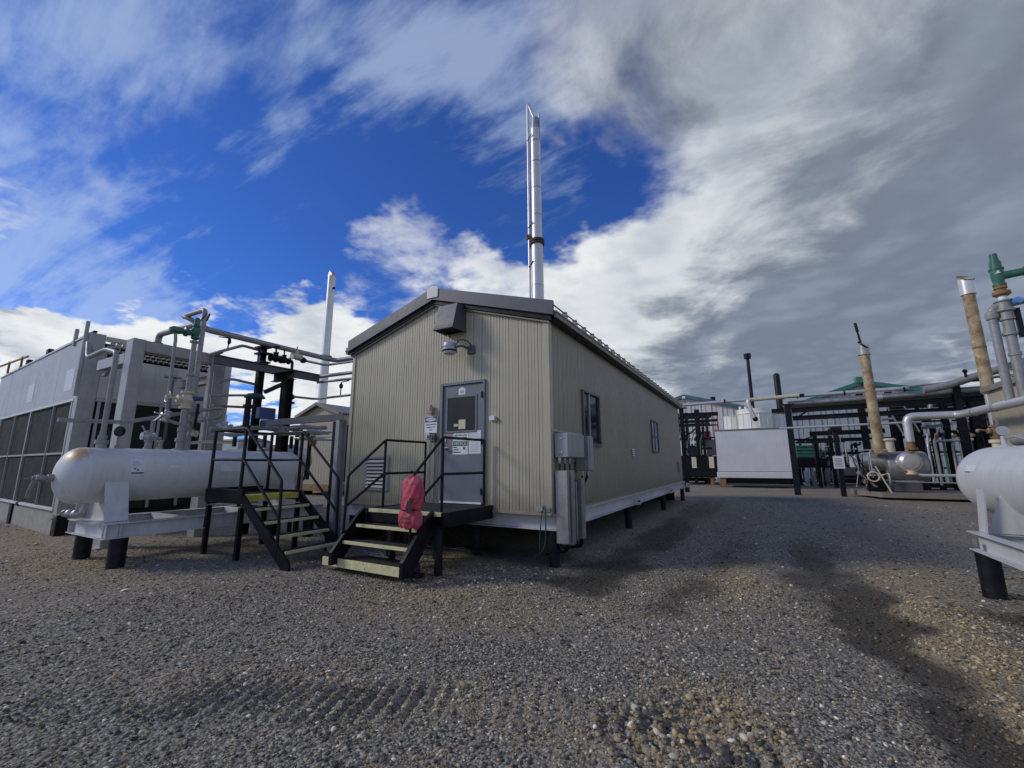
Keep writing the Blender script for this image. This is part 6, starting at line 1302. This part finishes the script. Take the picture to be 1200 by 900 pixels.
part('bin', MB().box(5.35, 6.7, 30.2, 32, 1.85, 2.75, .02), M_GREEN, GC); part('trailer_bed', MB().box(5.2, 7.0, 30, 32.2, 1.2, 1.84, .02), M_BLACK, GC)
for k in range(4): part('mesh_rail', MB().bar((5.35, 30.17, 1.95+k*.23), (6.7, 30.17, 1.95+k*.23), .02, .03), M_DGREEN, GC)
for k in range(3): part('support', MB().box(5.3+k*.7, 5.5+k*.7, 30.2, 30.5, 0, 1.19), M_BLACK, GC)
for k in range(5):
    x = 5.7+k*.38; t_ = solo('parts_canister', MB().lathe((x, 29.2, 0), (0, 0, 1), [(0, .12), (.3, .12), (.32, .16), (1.0, .15), (1.05, .08), (1.2, .06)], 14), [M_SIGN, M_GALV, M_CREAM, M_GREYP, M_SIGN][k], ['first', 'second', 'third', 'fourth', 'fifth'][k]+' from the left of the small canisters below the far black trailer', 'canister', 'canisters below the far trailer')
DT = thing('dark_skid', 'long low dark skid in front of the pale green roofed hall', 'equipment skid', (10, 35, 0))
part('body', MB().box(7.4, 13.5, 34, 36, .5, 2.0, .03), M_BLACK, DT); part('base', MB().box(7.6, 13.3, 34.2, 35.8, -.05, .49), M_TRIM2, DT)
for k in range(7): part('bay_panel', MB().box(7.5+k*.85, 8.25+k*.85, 33.96, 33.99, .6, 1.4, .01), M_TRIM, DT)

# more dark steel deep in the yard: two skids of dense framing and pipework
def dense_skid(lab, x0, x1, y, h, seed, nlev, cat='equipment skid'):
    r_ = random.Random(seed); t_ = thing('process_skid', lab, cat, ((x0+x1)/2, y, 0))
    part('skid_base', MB().box(x0, x1, y-.5, y+1.2, .15, .42, .02), M_BLACK, t_); part('skid_foot', MB().box(x0+.3, x0+.7, y-.4, y+1, -.05, .145), M_BLACK, t_); part('skid_foot', MB().box(x1-.7, x1-.3, y-.4, y+1, -.05, .145), M_BLACK, t_)
    x = x0+.15
    while x < x1:
        part('upright', MB().bar((x, y, .42), (x, y, h*r_.uniform(.75, 1)), .16, .16), M_BLACK, t_); x += r_.uniform(.5, 1.1)
    for k in range(nlev):
        z = .8+(h-.8)*(k+.5)/nlev; part('cross_member', MB().bar((x0, y-.02*k, z), (x1, y-.02*k, z+r_.uniform(-.05, .05)), .1, r_.choice((.1, .16, .2))), M_BLACK, t_)
    ms = [M_GREYP, M_GALV, M_BLACK, M_DULL, M_SILV, M_DGREEN, M_TRIM]
    for k in range(int((x1-x0)*2.6)):
        x = r_.uniform(x0, x1); z = r_.uniform(.6, h*.9); dx = r_.uniform(.3, 1.1); dz = r_.uniform(-1, 1)
        part('skid_pipe', MB().tube([(x, y-.2, max(.45, z-1)), (x, y-.2, z), (min(x1, x+dx), y-.2, z), (min(x1, x+dx), y-.15, max(.45, z+dz))], r_.uniform(.03, .075), 8, .1), ms[k % 7], t_)
    for k in range(int((x1-x0)*1.5)):
        x = r_.uniform(x0, x1-.3); z = r_.uniform(.5, h*.7); part('control_box', MB().box(x, x+r_.uniform(.15, .4), y-.35, y-.22, z, z+r_.uniform(.15, .45), .01), ms[(k*3+1) % 7], t_)
dense_skid('dense dark piping skid behind the goalpost stand', 5.6, 9.6, 32, 3.6, 3, 3)
dense_skid('dense dark piping skid behind the crowded right hand rack', 10.2, 16.5, 27, 5.2, 5, 5)
dense_skid('tall dark piping skid framed by the rack left of the white cooling tower', -3.2, -.2, 31.5, 5.3, 8, 5)
dense_skid('low dark piping skid between the heater and the white tank', 11.6, 15, 20.5, 3.4, 9, 3)
